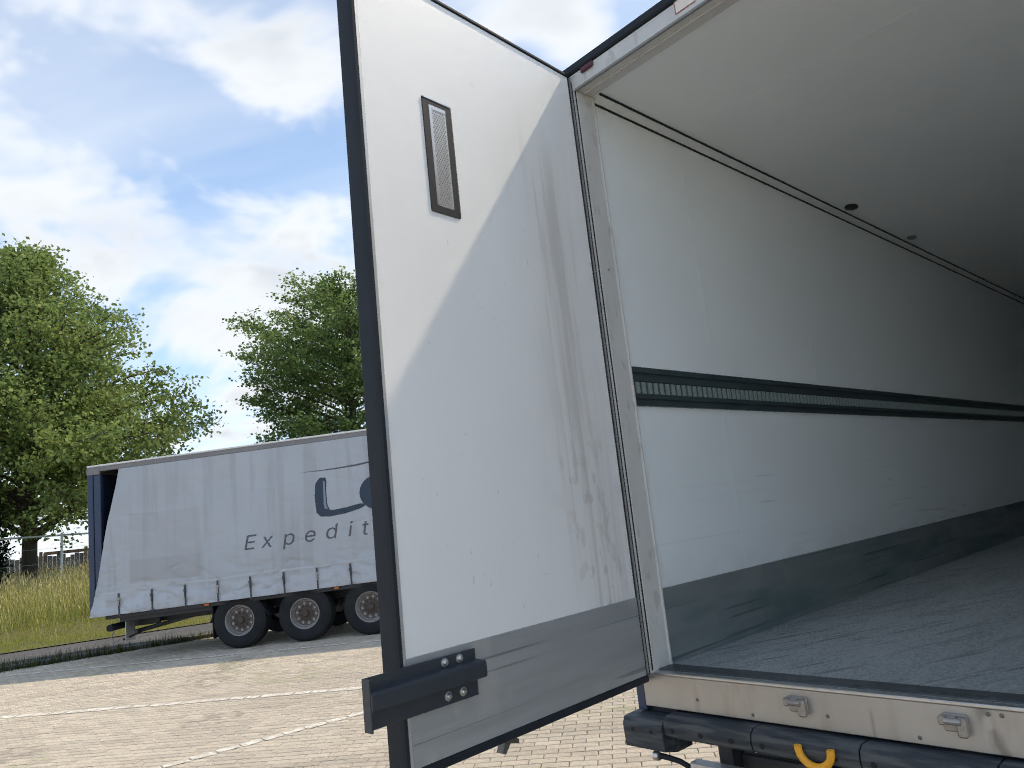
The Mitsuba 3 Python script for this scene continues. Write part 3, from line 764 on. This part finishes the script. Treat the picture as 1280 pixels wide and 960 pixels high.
m.apply_translation((0, 0.003, 0))
part(dk, 'vent_grille', m, 'edge_aluminium', to_world=dw)
part(dk, 'vent_backing', box(g0, g1, 0.0003, 0.0012, h0, h1), 'hole_dark', to_world=dw)
# guard profile bolted across the free edge: two flanges and a raised web
gp = Polygon([(0.0165, 0.136), (0.022, 0.136), (0.022, 0.184), (0.054, 0.189), (0.060, 0.195), (0.060, 0.232), (0.054, 0.239), (0.022, 0.243), (0.022, 0.275), (0.0165, 0.275), (0.0165, 0.238), (0.050, 0.232), (0.050, 0.195), (0.0165, 0.189)])
OZ = np.array([[0, 1, 0], [0, 0, 1], [1, 0, 0]], float).T          # polygon (o, z), depth along s
m = prism(gp, OZ, 0.420)
m.apply_translation((0.944, 0, F))
web = prism(Polygon([(0.0165, 0.187), (0.054, 0.189), (0.060, 0.195), (0.060, 0.232), (0.054, 0.239), (0.0165, 0.241)]), OZ, 0.012)
web.apply_translation((0.934, 0, F))
end = box(1.360, 1.366, 0.0165, 0.052, F + 0.136, F + 0.274, 0.001)
gk = part(RT + '__door', 'guard_bar', cat(m, web, end, box(0.95, 1.19, 0.0046, 0.0165, F + 0.140, F + 0.270)), 'guard_paint', to_world=dw, label='dark steel guard profile bolted over the free edge of the door')
for (s, z) in ((1.072, 0.258), (1.012, 0.258), (1.068, 0.160), (1.008, 0.160)):
    b = lathe([(0, 0.012), (0.006, 0.012), (0.0095, 0.008), (0.0095, 0.003), (0.014, 0.0025), (0.014, 0), (0, 0)], 12)
    b.apply_transform(frame(np.array([[1, 0, 0], [0, 0, 1], [0, -1, 0]], float), [s, 0.0225, F + z]))
    part(RT, 'guard_bolt', b, 'bright_steel', smooth=30, to_world=dw)
# lock rod on the outer face and its cam hanging below the leaf
lp = Polygon([(0.715, -0.026), (0.795, -0.024), (0.775, -0.055), (0.793, -0.092), (0.778, -0.098), (0.752, -0.070), (0.712, -0.082), (0.712, -0.068), (0.736, -0.052)])
m = prism(lp, SZ, 0.03)
m.apply_translation((0, -0.085, F))
part(dk, 'lock_cam', m, 'grime_steel', to_world=dw)
part(dk, 'lock_rod', tube([(0.752, -0.112, F - 0.05), (0.752, -0.112, F + 1.3), (0.752, -0.112, F + 2.64)], 0.0135, 12), 'bright_steel', to_world=dw, smooth=40)
for z in (0.25, 0.95, 1.65, 2.35):
    part(dk, 'hinge', cat(box(-0.03, 0.20, -0.100, -0.0855, F + z - 0.03, F + z + 0.03, 0.003)), 'dark_paint', to_world=dw)

# ------------------------------------------------------------------ wheels (shared)
def tyre_mesh():
    prof = [(0.292, -0.15), (0.30, -0.175), (0.36, -0.190), (0.45, -0.188), (0.50, -0.172), (0.528, -0.150), (0.535, -0.10)]
    for z in (-0.07, 0.0, 0.07):
        prof += [(0.535, z - 0.012), (0.522, z - 0.008), (0.522, z + 0.008), (0.535, z + 0.012)]
    prof += [(0.535, 0.10), (0.528, 0.150), (0.50, 0.172), (0.47, 0.186), (0.45, 0.184), (0.42, 0.190), (0.36, 0.190), (0.30, 0.175), (0.292, 0.15), (0.292, -0.15)]
    return lathe(prof, 48)


def rim_mesh(face=False):
    rimp = lathe([(0.300, 0.168), (0.292, 0.176), (0.282, 0.172), (0.275, 0.150), (0.262, 0.10), (0.25, 0.06), (0.236, 0.060), (0.236, 0.02), (0.262, 0.02), (0.292, 0.14), (0.300, 0.168)], 40)
    disc = Point(0, 0).buffer(0.238, quad_segs=12)
    hs = [Point(0.192 * math.cos(a), 0.192 * math.sin(a)).buffer(0.030, quad_segs=4) for a in np.arange(10) * math.pi / 5]
    d = trimesh.creation.extrude_polygon(disc.difference(shapely.union_all(hs)).difference(Point(0, 0).buffer(0.12)), 0.014, engine='earcut')
    d.apply_translation((0, 0, 0.058))
    return d if face else rimp


def rim_face():
    return rim_mesh(True)


def hub_mesh():
    m = [lathe([(0, 0.135), (0.052, 0.135), (0.062, 0.125), (0.066, 0.085), (0.120, 0.080), (0.135, 0.073), (0.135, 0.02), (0, 0.02)], 24)]
    for a in np.arange(10) * math.pi / 5 + math.pi / 10:
        b = lathe([(0, 0.10), (0.012, 0.10), (0.016, 0.09), (0.016, 0.072), (0, 0.072)], 8)
        b.apply_translation((0.142 * math.cos(a), 0.142 * math.sin(a), 0))
        m.append(b)
    return cat(*m)


WH = {'tyre': mikit.ply(tyre_mesh(), 'tyre_rubber', smooth=28), 'rim': mikit.ply(rim_mesh(), 'rim_paint', smooth=28), 'hub': mikit.ply(hub_mesh(), 'hub_rust', smooth=28),
      'back': mikit.ply(lathe([(0, 0.02), (0.232, 0.02), (0.232, 0.052), (0, 0.052)], 24), 'rim_pale'), 'face': mikit.ply(rim_face(), 'rim_face', smooth=28)}


def wheel(holder, name, centre, axis, spin=0.0):
    z = np.array(axis, float)
    z /= np.linalg.norm(z)
    x = np.cross([0, 0, 1.0], z)
    x /= np.linalg.norm(x)
    y = np.cross(z, x)
    c, s = math.cos(spin), math.sin(spin)
    R = np.stack([c * x + s * y, -s * x + c * y, z], 1)
    w = T(frame(R, centre))
    key = f'{holder}__{name}'
    i = 0
    while any(k.startswith(key + '__') for k in scene):
        i += 1
        key = f'{holder}__{name}_{i:03d}'
    for nm, word in (('tyre', 'tyre'), ('rim', 'rim'), ('hub', 'hub'), ('back', 'brake_drum'), ('face', 'wheel_disc')):
        scene[f'{key}__{word}'] = {**WH[nm], 'to_world': w}


for y in (8.6, 9.91, 11.22):
    yy_ = 13.36 - (y - 0)                 # three axles towards the rear
    wheel(RT, 'wheel', (0.17, yy_, 0.533), (-1, 0, 0), y)
    wheel(RT, 'wheel', (2.29, yy_, 0.533), (1, 0, 0), y)

# ------------------------------------------------------------------ curtain trailer
CT = 'curtain_trailer'
labels[CT] = {'label': 'grey curtain sided trailer with its curtain loose at the navy rear post', 'category': 'trailer'}
cq = np.array([-14.924, 1.276, -1.355 + F])
yw, pt = 0.782, -0.022
Ry = np.array([[math.cos(yw), -math.sin(yw), 0], [math.sin(yw), math.cos(yw), 0], [0, 0, 1]])
Rp = np.array([[math.cos(pt), 0, math.sin(pt)], [0, 1, 0], [-math.sin(pt), 0, math.cos(pt)]])
CR = Ry @ Rp
cw = T(frame(CR, cq))
ca = lambda s, n, z: cq + CR @ np.array([s, n, z])
CL, CW = 13.6, 2.5


def cpart(name, mesh, bsdf, holder=CT, **k):
    return part(holder, name, mesh, bsdf, to_world=cw, **k)


cpart('load_floor', box(0.0, CL, 0.03, CW - 0.03, 0.99, 1.12, 0.004), 'dark_paint')
cpart('roof', box(0.02, CL, 0.02, CW - 0.02, 3.965, 3.995, 0.01), 'roof_skin')
for n0, n1 in ((0.0, 0.07), (CW - 0.07, CW)):
    rl = cpart('roof_rail', box(0.26, CL, n0, n1, 3.865, 3.962, 0.006), 'roof_rail_metal')
    cpart('rail_edge', box(0.0, CL, n0 - 0.012 if n0 == 0 else n0, n1 if n0 == 0 else n1 + 0.012, 3.963, 4.0, 0.008), 'roof_skin', holder=rl)
    cpart('corner_block', box(-0.01, 0.26, n0 - 0.004, n1 + 0.004, 3.80, 3.962, 0.01), 'roof_rail_metal', holder=rl)
    po = cpart('rear_post', cat(box(0.0, 0.115, n0, n1 + 0.05 if n0 == 0 else n1, 1.0, 3.798, 0.008), box(0.125, 0.27, n0 + 0.005 if n0 == 0 else n0 - 0.045, n1 + 0.05 if n0 == 0 else n1 - 0.005, 1.0, 3.798, 0.012)), 'navy_paint')
cpart('rear_door', box(0.0, 0.06, 0.13, 1.24, 1.02, 3.85, 0.006), 'navy_paint')
cpart('rear_door', box(0.0, 0.06, 1.25, CW - 0.08, 1.02, 3.85, 0.006), 'navy_paint')
cpart('rear_lintel', box(0.0, 0.12, 0.08, CW - 0.08, 3.85, 3.96, 0.006), 'roof_rail_metal')
cpart('front_wall', box(CL - 0.08, CL, 0.02, CW - 0.02, 1.12, 3.96, 0.006), 'navy_paint')
# near curtain: a soft hanging sheet whose rear edge is pulled forward at the top
ns, nz = 520, 120
S_, Z_ = np.meshgrid(np.linspace(0, 1, ns), np.linspace(0, 1, nz), indexing='ij')
zc = 0.965 + Z_ * (3.862 - 0.965)
s0 = 0.03 + 0.645 * Z_ + 0.012 * np.sin(Z_ * 9)
sc = s0 + S_ * (CL - 0.02 - s0)
P3 = np.stack([sc * 0.75, zc * 0.45, 0 * sc], -1)
fold = 0.085 * (meshkit.fbm(P3 * np.array([1.5, 0.8, 1]), 4, 61) - 0.5) + 0.022 * (meshkit.fbm(np.stack([sc * 2.4 + zc * 0.9, zc * 1.0, 0 * sc], -1), 3, 62) - 0.5)
low = np.exp(-((zc - 0.965) / 0.30) ** 2)
near_strap = np.abs(((sc - 0.62) / 0.675 + 0.5) % 1 - 0.5) * 0.675
fold += -0.055 * low * np.clip(near_strap / 0.2, 0, 1) * (0.6 + 0.8 * meshkit.fbm(np.stack([sc * 1.9, zc * 3, 0 * sc], -1), 3, 63))
cr_ = 1 - np.abs(2 * meshkit.fbm(np.stack([sc * 1.7 + zc * 2.2, zc * 2.4 - sc * 0.5, 0 * sc], -1), 3, 66) - 1)
fold += 0.030 * (np.clip(cr_ - 0.72, 0, 1) / 0.28) ** 2 * (0.25 + 0.75 * np.exp(-((zc - 1.2) / 0.55) ** 2))
fold += -0.05 * np.exp(-(sc - s0) / 0.25) * (1 - Z_) ** 2
V = np.stack([sc, -0.012 + fold * np.clip((1 - Z_) * 6, 0.05, 1), zc], -1).reshape(-1, 3)
a = (np.arange(ns - 1)[:, None] * nz + np.arange(nz - 1)).ravel()
f = np.vstack([np.stack([a, a + nz, a + nz + 1], 1), np.stack([a, a + nz + 1, a + 1], 1)])


GRID = V.reshape(ns, nz, 3)[..., 1]


def fold_at(s, z):
    """The curtain's offset n at (s, z), bilinear on its grid."""
    s, z = np.asarray(s, float), np.asarray(z, float)
    zt = np.clip((z - 0.965) / 2.897, 0, 1)
    st0 = 0.03 + 0.645 * zt + 0.012 * np.sin(zt * 9)
    a_ = np.clip((s - st0) / (CL - 0.02 - st0), 0, 0.9999) * (ns - 1)
    b_ = np.clip(zt, 0, 0.9999) * (nz - 1)
    ia, ib = np.minimum(a_.astype(int), ns - 2), np.minimum(b_.astype(int), nz - 2)
    fa, fb = a_ - ia, b_ - ib
    return (GRID[ia, ib] * (1 - fa) + GRID[ia + 1, ib] * fa) * (1 - fb) + (GRID[ia, ib + 1] * (1 - fa) + GRID[ia + 1, ib + 1] * fa) * fb


def drape(m, lift=0.002):
    """Lay a flat print (s, n, z) on the curtain's folds."""
    v_, f_ = trimesh.remesh.subdivide_to_size(m.vertices, m.faces, 0.06)
    v_ = np.array(v_)
    v_[:, 1] = fold_at(v_[:, 0], v_[:, 2]) - lift + (v_[:, 1] - v_[:, 1].max()) * 0.25
    return trimesh.Trimesh(v_, f_, process=False)


ck = cpart('curtain', trimesh.Trimesh(V, f, process=False), 'tarpaulin', smooth=True, label='pale grey tarpaulin curtain with dark lettering, loose at the rear end')
cpart('far_curtain', box(0.3, CL - 0.02, CW - 0.01, CW + 0.01, 0.98, 3.862), 'tarpaulin')
# seam band above the straps
bs_ = np.linspace(0.0, 1, 400)
bv = []
for t_ in bs_:
    s_ = 0.16 + t_ * (CL - 0.2)
    zb_ = 1.41 - 0.012 * math.sin(s_ * 3.1) + 0.006 * math.sin(s_ * 9)
    for dz in (-0.018, 0.018):
        bv.append((s_, float(fold_at(s_, zb_ + dz)) - 0.004, zb_ + dz))
bi = np.arange(399) * 2
cpart('seam_band', trimesh.Trimesh(np.array(bv), np.vstack([np.stack([bi, bi + 2, bi + 3], 1), np.stack([bi, bi + 3, bi + 1], 1)]), process=False), 'tarp_band', holder=ck)
# tension straps with buckles
for k in range(20):
    s_ = 0.615 + 0.6715 * k
    if s_ > CL - 0.1:
        break
    f0 = float(min(fold_at(s_, z_) for z_ in (1.0, 1.1, 1.25, 1.36))) - 0.006
    st = cpart('strap', cat(box(s_ - 0.020, s_ + 0.020, f0 - 0.006, f0, 1.15, 1.37, 0.001), box(s_ - 0.015, s_ + 0.015, f0 - 0.005, f0 - 0.001, 0.93, 1.15)), 'strap_web')
    cpart('buckle', cat(box(s_ - 0.027, s_ + 0.027, f0 - 0.024, f0 - 0.0065, 1.235, 1.29, 0.004), box(s_ - 0.012, s_ + 0.012, f0 - 0.03, f0 - 0.0065, 1.13, 1.235, 0.003)), 'worn_steel' if k % 3 == 0 else 'strap_web', holder=st)
# lettering, letter by letter, riding on the curtain's surface
LP = np.array([[1, 0, 0], [0, 0, 1], [0, -1, 0]], float).T


def letter(ch, s, z, h, bsdf, name='letter', squash=1.12, shear=0.22, thin=0.0):
    m = meshkit.text_mesh(ch, h, 0.004)
    A = np.eye(4)
    A[0, 0], A[0, 1] = squash, shear
    m.apply_transform(A)
    B = np.eye(4)
    B[:3, :3] = LP
    B[:3, 3] = [s, 0, z]
    m.apply_transform(B)
    m = drape(m, 0.0025)
    cpart(name, m, bsdf, holder=ck)


for ch, s_, z_ in (('E', 3.18, 1.90), ('x', 3.545, 1.90), ('p', 3.975, 1.90), ('e', 4.41, 1.905), ('d', 4.84, 1.91), ('i', 5.30, 1.905), ('t', 5.58, 1.90), ('i', 5.86, 1.90), ('o', 6.13, 1.90), ('n', 6.55, 1.90)):
    letter(ch, s_, z_ - 0.01, 0.285, 'print_grey')


def emblem(poly, bsdf, name, lift=0.004):
    m = drape(prism(poly, LP, 0.004), lift)
    cpart(name, m, bsdf, holder=ck)


def smooth_poly(pts, r):
    return Polygon(pts).buffer(-r).buffer(2 * r).buffer(-r)


ell = smooth_poly([(4.84, 3.13), (4.745, 3.02), (4.715, 2.75), (4.725, 2.45), (4.80, 2.355), (5.0, 2.335), (5.30, 2.355), (5.60, 2.41), (5.715, 2.455), (5.70, 2.50), (5.62, 2.515), (5.35, 2.475), (5.05, 2.455), (4.99, 2.47), (4.955, 2.60), (4.955, 2.90), (4.975, 3.04), (4.96, 3.12)], 0.02)
emblem(ell, 'print_navy', 'emblem_stroke')
emblem(Polygon([(4.905, 3.05), (4.935, 3.06), (4.935, 2.58), (4.965, 2.49), (4.895, 2.50), (4.885, 2.6)]), 'print_pale', 'emblem_highlight', 0.0055)
ob = Point(0, 0).buffer(1, quad_segs=16)
ob = shapely.affinity.translate(shapely.affinity.scale(ob, 0.36, 0.345), 5.985, 2.70).difference(shapely.affinity.translate(shapely.affinity.scale(Point(0, 0).buffer(1, quad_segs=16), 0.17, 0.19), 6.02, 2.70))
emblem(ob, 'print_navy', 'emblem_round')
sw = [(4.38, 3.285), (4.8, 3.268), (5.2, 3.262), (5.6, 3.275), (6.2, 3.33), (6.9, 3.43)]
emblem(Polygon([(a_, b_) for a_, b_ in sw] + [(6.9, 3.46), (6.2, 3.37), (5.6, 3.307), (5.2, 3.288), (4.8, 3.283)]), 'print_grey', 'emblem_swoosh')
# running gear
chs = [box(0.55, CL - 0.3, 0.70, 0.84, 0.68, 0.985, 0.01), box(0.55, CL - 0.3, CW - 0.84, CW - 0.70, 0.68, 0.985, 0.01), box(0.30, CL, 0.03, 0.075, 0.885, 0.985, 0.004), box(0.30, CL, CW - 0.075, CW - 0.03, 0.885, 0.985, 0.004)]
chs += [box(s_, s_ + 0.06, 0.05, CW - 0.05, 0.90, 0.985) for s_ in np.arange(0.6, 13.4, 0.65)]
cpart('chassis', cat(*chs), 'dark_paint')
cpart('side_beam', cat(box(0.55, 2.45, 0.10, 0.16, 0.80, 0.93, 0.01)), 'dark_paint')
cpart('bumper_bar', tube([(0.36, 0.06, 0.715), (0.36, 1.25, 0.715), (0.36, CW - 0.06, 0.715)], 0.068, 16), 'rubber', smooth=40)
for n_ in (0.5, CW - 0.56):
    cpart('bumper_arm', box(0.42, 1.15, n_, n_ + 0.06, 0.66, 0.80, 0.01), 'dark_paint')
cpart('rear_flap', box(0.66, 0.672, 0.10, 0.42, 0.42, 0.80), 'edge_aluminium')
cpart('lamp_bar', box(0.86, 0.92, 0.08, CW - 0.08, 0.55, 0.63, 0.006), 'dark_paint')
cpart('cable_loop', tube([(0.42, 0.1, 0.66), (0.37, 0.1, 0.52), (0.42, 0.12, 0.43), (0.52, 0.14, 0.47)], 0.014, 8), 'worn_steel', smooth=40)
cpart('support_bar', tube([(0.55, 0.2, 0.45), (0.95, 0.25, 0.58), (1.35, 0.3, 0.68)], 0.022, 8), 'dark_paint', smooth=40)
for s_ in (2.38, 5.0, 7.6, 10.2):
    cpart('side_marker', box(s_ - 0.05, s_ + 0.05, -0.002, 0.018, 0.915, 0.95, 0.006), 'amber_lens')
cpart('mudflap', box(2.45, 2.47, 0.06, 0.5, 0.26, 0.95, 0.004), 'rubber')
for k in range(3):
    for (n0, n1) in ((0.05, 0.46), (CW - 0.46, CW - 0.05)):
        th_ = np.linspace(0.25 * math.pi if k != 0 else 0.05 * math.pi, 0.75 * math.pi if k != 0 else 0.95 * math.pi, 12)
        c_ = 3.006 + 1.31 * k
        arc = [(c_ - 0.60 * math.cos(t_), 0.53 + 0.60 * math.sin(t_) * 0.66 + 0.0) for t_ in th_]
        arc = [(x_, max(z_, 0.45)) for x_, z_ in arc]
        pg = LineString(arc).buffer(0.008, cap_style=2)
        m = prism(pg, np.array([[1, 0, 0], [0, 0, 1], [0, 1, 0]], float).T, n1 - n0)
        m.apply_translation((0, n0, -0.02))
        cpart('mudguard', m, 'rubber')
near_n = CR @ np.array([0, -1.0, 0])
for k in range(3):
    for n_c, sg in ((0.215, 1), (CW - 0.215, -1)):
        c_ = ca(3.006 + 1.31 * k, n_c, 0.5)
        c_[2] = 0.531
        wheel(CT, 'wheel', c_, near_n * sg, 0.3 + 0.21 * k)
    cpart('axle', tube([(3.006 + 1.31 * k, 0.4, 0.50), (3.006 + 1.31 * k, 1.25, 0.50), (3.006 + 1.31 * k, CW - 0.4, 0.50)], 0.07, 12), 'dark_paint', smooth=40)
for n_c in (0.62, CW - 0.62):
    zg = -(-0.085 + 10.4 * 0.022)
    lgk = cpart('landing_leg', box(10.32, 10.46, n_c - 0.06, n_c + 0.06, zg + 0.06, 0.98, 0.008), 'dark_paint')
    cpart('foot', box(10.24, 10.54, n_c - 0.12, n_c + 0.12, zg + 0.004, zg + 0.06, 0.008), 'dark_paint', holder=lgk)

# ------------------------------------------------------------------ trees
def leaves(centres, size, r, spread, up_bias, cols, per, puff=0.19):
    """Leaf-sized cards around spray centres (n, 3) with outward directions spread (n, 3)."""
    n = len(centres) * per
    c = np.repeat(centres, per, 0)
    d = np.repeat(spread, per, 0)
    flat = r.normal(size=(n, 3)) * np.array([1, 1, 0.42])
    pos = c + flat * puff + d * r.uniform(-0.15, 0.32, (n, 1))
    nrm = r.normal(size=(n, 3)) + np.array([0, 0, up_bias])
    nrm /= np.linalg.norm(nrm, axis=1, keepdims=True)
    ax = d + 0.9 * r.normal(size=(n, 3))
    ax -= nrm * (ax * nrm).sum(1, keepdims=True)
    ax /= np.linalg.norm(ax, axis=1, keepdims=True)
    sd = np.cross(nrm, ax)
    L = size * (0.65 + 0.7 * r.random((n, 1)))
    W = L * 0.36
    v = np.stack([pos - ax * L * 0.5, pos + sd * W - nrm * W * 0.15, pos + ax * L * 0.5 - nrm * L * 0.12, pos - sd * W - nrm * W * 0.15], 1).reshape(-1, 3)
    i = np.arange(n)[:, None] * 4
    f = np.vstack([i + [0, 1, 2], i + [0, 2, 3]])
    tone = np.repeat(meshkit.fbm(centres * 0.7, 3, 9), per)[:, None] * 1.3 - 0.15 + 0.22 * r.normal(size=(n, 1))
    tone = np.clip(tone, 0, 1)
    col = np.array(cols[0]) * (1 - tone) + np.array(cols[1]) * tone
    fresh = (r.random((n, 1)) < 0.10) * 0.5
    col = col * (1 - fresh) + np.array(cols[2]) * fresh
    return v, f, np.repeat(col, 4, 0)


def tree(key, base, height, trunk_r, crown, lean, seed, limbs, cols, size, per, label, droop=0.0, rise=0.5, flat=0.35, low=0.2, puff=0.19, up=1.3, dens=5.0):
    """base on the ground; crown: list of (height, radius) giving the outline of the limbs' reach."""
    r = np.random.default_rng(seed)
    base = np.array(base, float)
    hs, rs = np.array(crown).T
    top = np.array([lean[0], lean[1], height])
    tz = np.linspace(0, 0.97, 16)
    tp = np.stack([base[0] + top[0] * tz + 0.10 * np.sin(tz * 5 + seed), base[1] + top[1] * tz + 0.10 * np.cos(tz * 4 + seed), base[2] + height * tz], 1)
    tr = trunk_r * (1 - tz) ** 0.75 + 0.02
    tr[0] *= 1.35
    part(key, 'trunk', tube(tp, tr, 12), 'bark', smooth=60)
    wood, cen, out = [], [], []
    ga = 2.399963
    for k in range(limbs):
        hh = low + (0.985 - low) * ((k + 0.5) / limbs) ** 0.92
        az = k * ga + r.normal() * 0.25
        zb = hh * height
        reach_z = min(zb + rise * np.interp(zb, hs, rs) * 0.6, height * 0.995)
        reach = np.interp(reach_z, hs, rs) * (0.72 + 0.42 * r.random())
        p0 = np.array([np.interp(hh, tz, tp[:, i]) for i in range(3)])
        dirh = np.array([math.cos(az), math.sin(az), 0])
        t = np.linspace(0, 1, 8)[:, None]
        lift = (reach_z - zb) * (t ** 0.8) - droop * reach * t ** 2.2
        bend = np.array([-dirh[1], dirh[0], 0]) * (0.16 * reach * np.sin(t * 2.6) * r.normal())
        pts = p0 + dirh * reach * t + np.array([0, 0, 1.0]) * lift + bend
        r0 = max(0.02, 0.42 * float(np.interp(hh, tz, tr)))
        wood.append(tube(pts, np.linspace(r0, 0.012, 8), 6, caps=False))
        nb = max(5, int(reach * dens))
        for b in range(nb):
            u = 0.22 + 0.80 * (b + r.random()) / nb
            u = min(u, 0.99)
            q0 = np.array([np.interp(u, t[:, 0], pts[:, i]) for i in range(3)])
            sidea = az + (1 if b % 2 else -1) * (0.55 + 0.6 * r.random())
            ln = (0.30 + 0.36 * r.random()) * (0.5 + reach * 0.34) * (1.15 - 0.55 * u)
            dq = np.array([math.cos(sidea), math.sin(sidea), flat * r.normal() + 0.12 - droop * 0.4])
            dq /= np.linalg.norm(dq)
            q1 = q0 + dq * ln
            wood.append(tube([q0, (q0 + q1) / 2 + r.normal(size=3) * 0.04 * ln, q1], [0.018, 0.012, 0.006], 4, caps=False))
            for tq in np.linspace(0.25, 1.0, max(2, int(ln / 0.20))):
                cen.append(q0 + (q1 - q0) * tq + r.normal(size=3) * 0.07)
                out.append(dq)
    cen, out = np.array(cen), np.array(out)
    cen2 = cen
    v, f, c = leaves(cen2, size, r, out, up, cols, per, puff)
    print(key, len(cen), len(f))
    part(key, 'limbs', cat(*wood), 'bark')
    part(key, 'crown', trimesh.Trimesh(v, f, process=False), 'leaf', color=c)
    labels[key] = {'label': label, 'category': 'tree', 'group': 'trees beyond the kerb'}
    return len(f)


GREEN = ((0.13, 0.20, 0.065), (0.33, 0.41, 0.135), (0.50, 0.53, 0.21))
GREEN2 = ((0.105, 0.18, 0.065), (0.25, 0.345, 0.115), (0.41, 0.46, 0.17))
n1 = tree('broadleaf_tree', (-29.65, 2.64, 0.78), 13.3, 0.25, [(0, 2.4), (1.6, 3.4), (3.2, 4.6), (5.2, 5.4), (7, 5.6), (8.5, 5.2), (9.8, 4.1), (11.3, 2.7), (12.5, 1.5), (13.3, 0.5)], (-0.2, -0.3), 4, 135, GREEN, 0.15, 14,
          'large bright green leafy tree at the left edge, its trunk behind the tall grass', rise=0.95, low=0.15, droop=0.14, flat=0.75, puff=0.24, up=0.8)
n2 = tree('broadleaf_tree_001', (-26.3, 14.3, 0.85), 12.5, 0.22, [(0, 2), (2.5, 3.6), (5, 4.3), (8, 4.7), (10, 4.6), (11.3, 3.7), (12.2, 2.4), (12.7, 0.9)], (0, 0), 8, 105, GREEN2, 0.145, 13,
          'darker green tree with layered sprays behind the curtain trailer roof', rise=0.75, low=0.14, flat=0.35, puff=0.2)
# dark evergreen shrub at the left
def shrub(key, base, h, rad, seed, cols, label):
    r = np.random.default_rng(seed)
    n = 1500
    t = r.random(n) ** 0.8
    a = r.uniform(0, 2 * np.pi, n)
    rr_ = rad * np.sqrt(r.uniform(0.25, 1, n)) * (1 - 0.75 * t ** 1.6) * (0.85 + 0.3 * np.sin(a * 3 + t * 5))
    c = np.stack([base[0] + rr_ * np.cos(a), base[1] + rr_ * np.sin(a), base[2] + 0.15 + t * h], 1)
    d = np.stack([np.cos(a) * 0.6, np.sin(a) * 0.6, np.full(n, 0.7)], 1)
    v, f, col = leaves(c, 0.10, r, d, 0.4, cols, 16)
    part(key, 'stem', tube([base, np.array(base) + [0.05, 0, h * 0.5], np.array(base) + [0, 0.05, h * 0.95]], [0.09, 0.06, 0.015], 8), 'bark')
    part(key, 'foliage', trimesh.Trimesh(v, f, process=False), 'leaf', color=col)
    labels[key] = {'label': label, 'category': 'shrub'}


shrub('evergreen_shrub', (-27.9, 0.62, 0.75), 3.3, 1.0, 21, ((0.010, 0.026, 0.018), (0.02, 0.045, 0.028), (0.035, 0.06, 0.03)), 'dark blue green shrub below the large tree, against the left edge')

# ------------------------------------------------------------------ fences beyond the grass
FN = 'wire_fence'
f0, f1 = np.array([-26.2, -3.2]), np.array([-29.6, 9.6])
nb = 6
for k in range(nb + 1):
    p_ = f0 + (f1 - f0) * (k + 0.08) / nb * 0.98
    zg = float(lawn_z(np.array(p_[0]), np.array(p_[1])))
    part(FN, 'post', cat(tube([(p_[0], p_[1], zg - 0.1), (p_[0], p_[1], 2.0), (p_[0], p_[1], 3.12)], 0.045, 10)), 'galvanised', smooth=40)
part(FN, 'top_rail', tube([(f0[0], f0[1], 3.06), ((f0[0] + f1[0]) / 2, (f0[1] + f1[1]) / 2, 3.03), (f1[0], f1[1], 3.0)], 0.033, 8), 'galvanised', smooth=40)
for z in (1.3, 2.1, 2.6):
    part(FN, 'wire', tube([(f0[0], f0[1], z), (f1[0], f1[1], z)], 0.004, 4), 'galvanised')
labels[FN] = {'label': 'tall wire fence with pale posts and a top rail behind the tall grass', 'category': 'fence'}
BF = 'board_fence'
b0, b1 = np.array([-33.9, 1.6]), np.array([-33.0, 9.0])
L_ = np.linalg.norm(b1 - b0)
bd = (b1 - b0) / L_
bn = np.array([-bd[1], bd[0]])
rb_ = np.random.default_rng(3)
for k in range(int(L_ / 0.16)):
    p_ = b0 + bd * (k * 0.16 + 0.08)
    h_ = 2.45 + 0.05 * rb_.normal()
    m = box(-0.0775, 0.0775, -0.011, 0.011, 0.6, h_, 0.003)
    part(BF, 'board', m, 'brown_boards' if rb_.random() < 0.12 else 'grey_boards', to_world=T(frame(np.array([[bd[0], bn[0], 0], [bd[1], bn[1], 0], [0, 0, 1]]), [p_[0], p_[1], 0])))
for k in range(5):
    p_ = b0 + bd * (0.4 + k * 1.6) - bn * 0.10
    part(BF, 'post', box(-0.06, 0.06, -0.06, 0.06, 0.5, 2.62, 0.006), 'brown_boards', to_world=T(frame(np.array([[bd[0], bn[0], 0], [bd[1], bn[1], 0], [0, 0, 1]]), [p_[0], p_[1], 0])))
part(BF, 'top_beam', box(2.1, 5.2, -0.13, -0.03, 2.47, 2.60, 0.006), 'brown_boards', to_world=T(frame(np.array([[bd[0], bn[0], 0], [bd[1], bn[1], 0], [0, 0, 1]]), [b0[0], b0[1], 0])))
labels[BF] = {'label': 'weathered grey board fence with a brown top beam behind the tree trunk', 'category': 'fence'}

for k in [k for k in labels if labels[k].get('kind') == 'structure' and k not in scene and not any(s.startswith(k + '__') for s in scene)]:
    del labels[k]
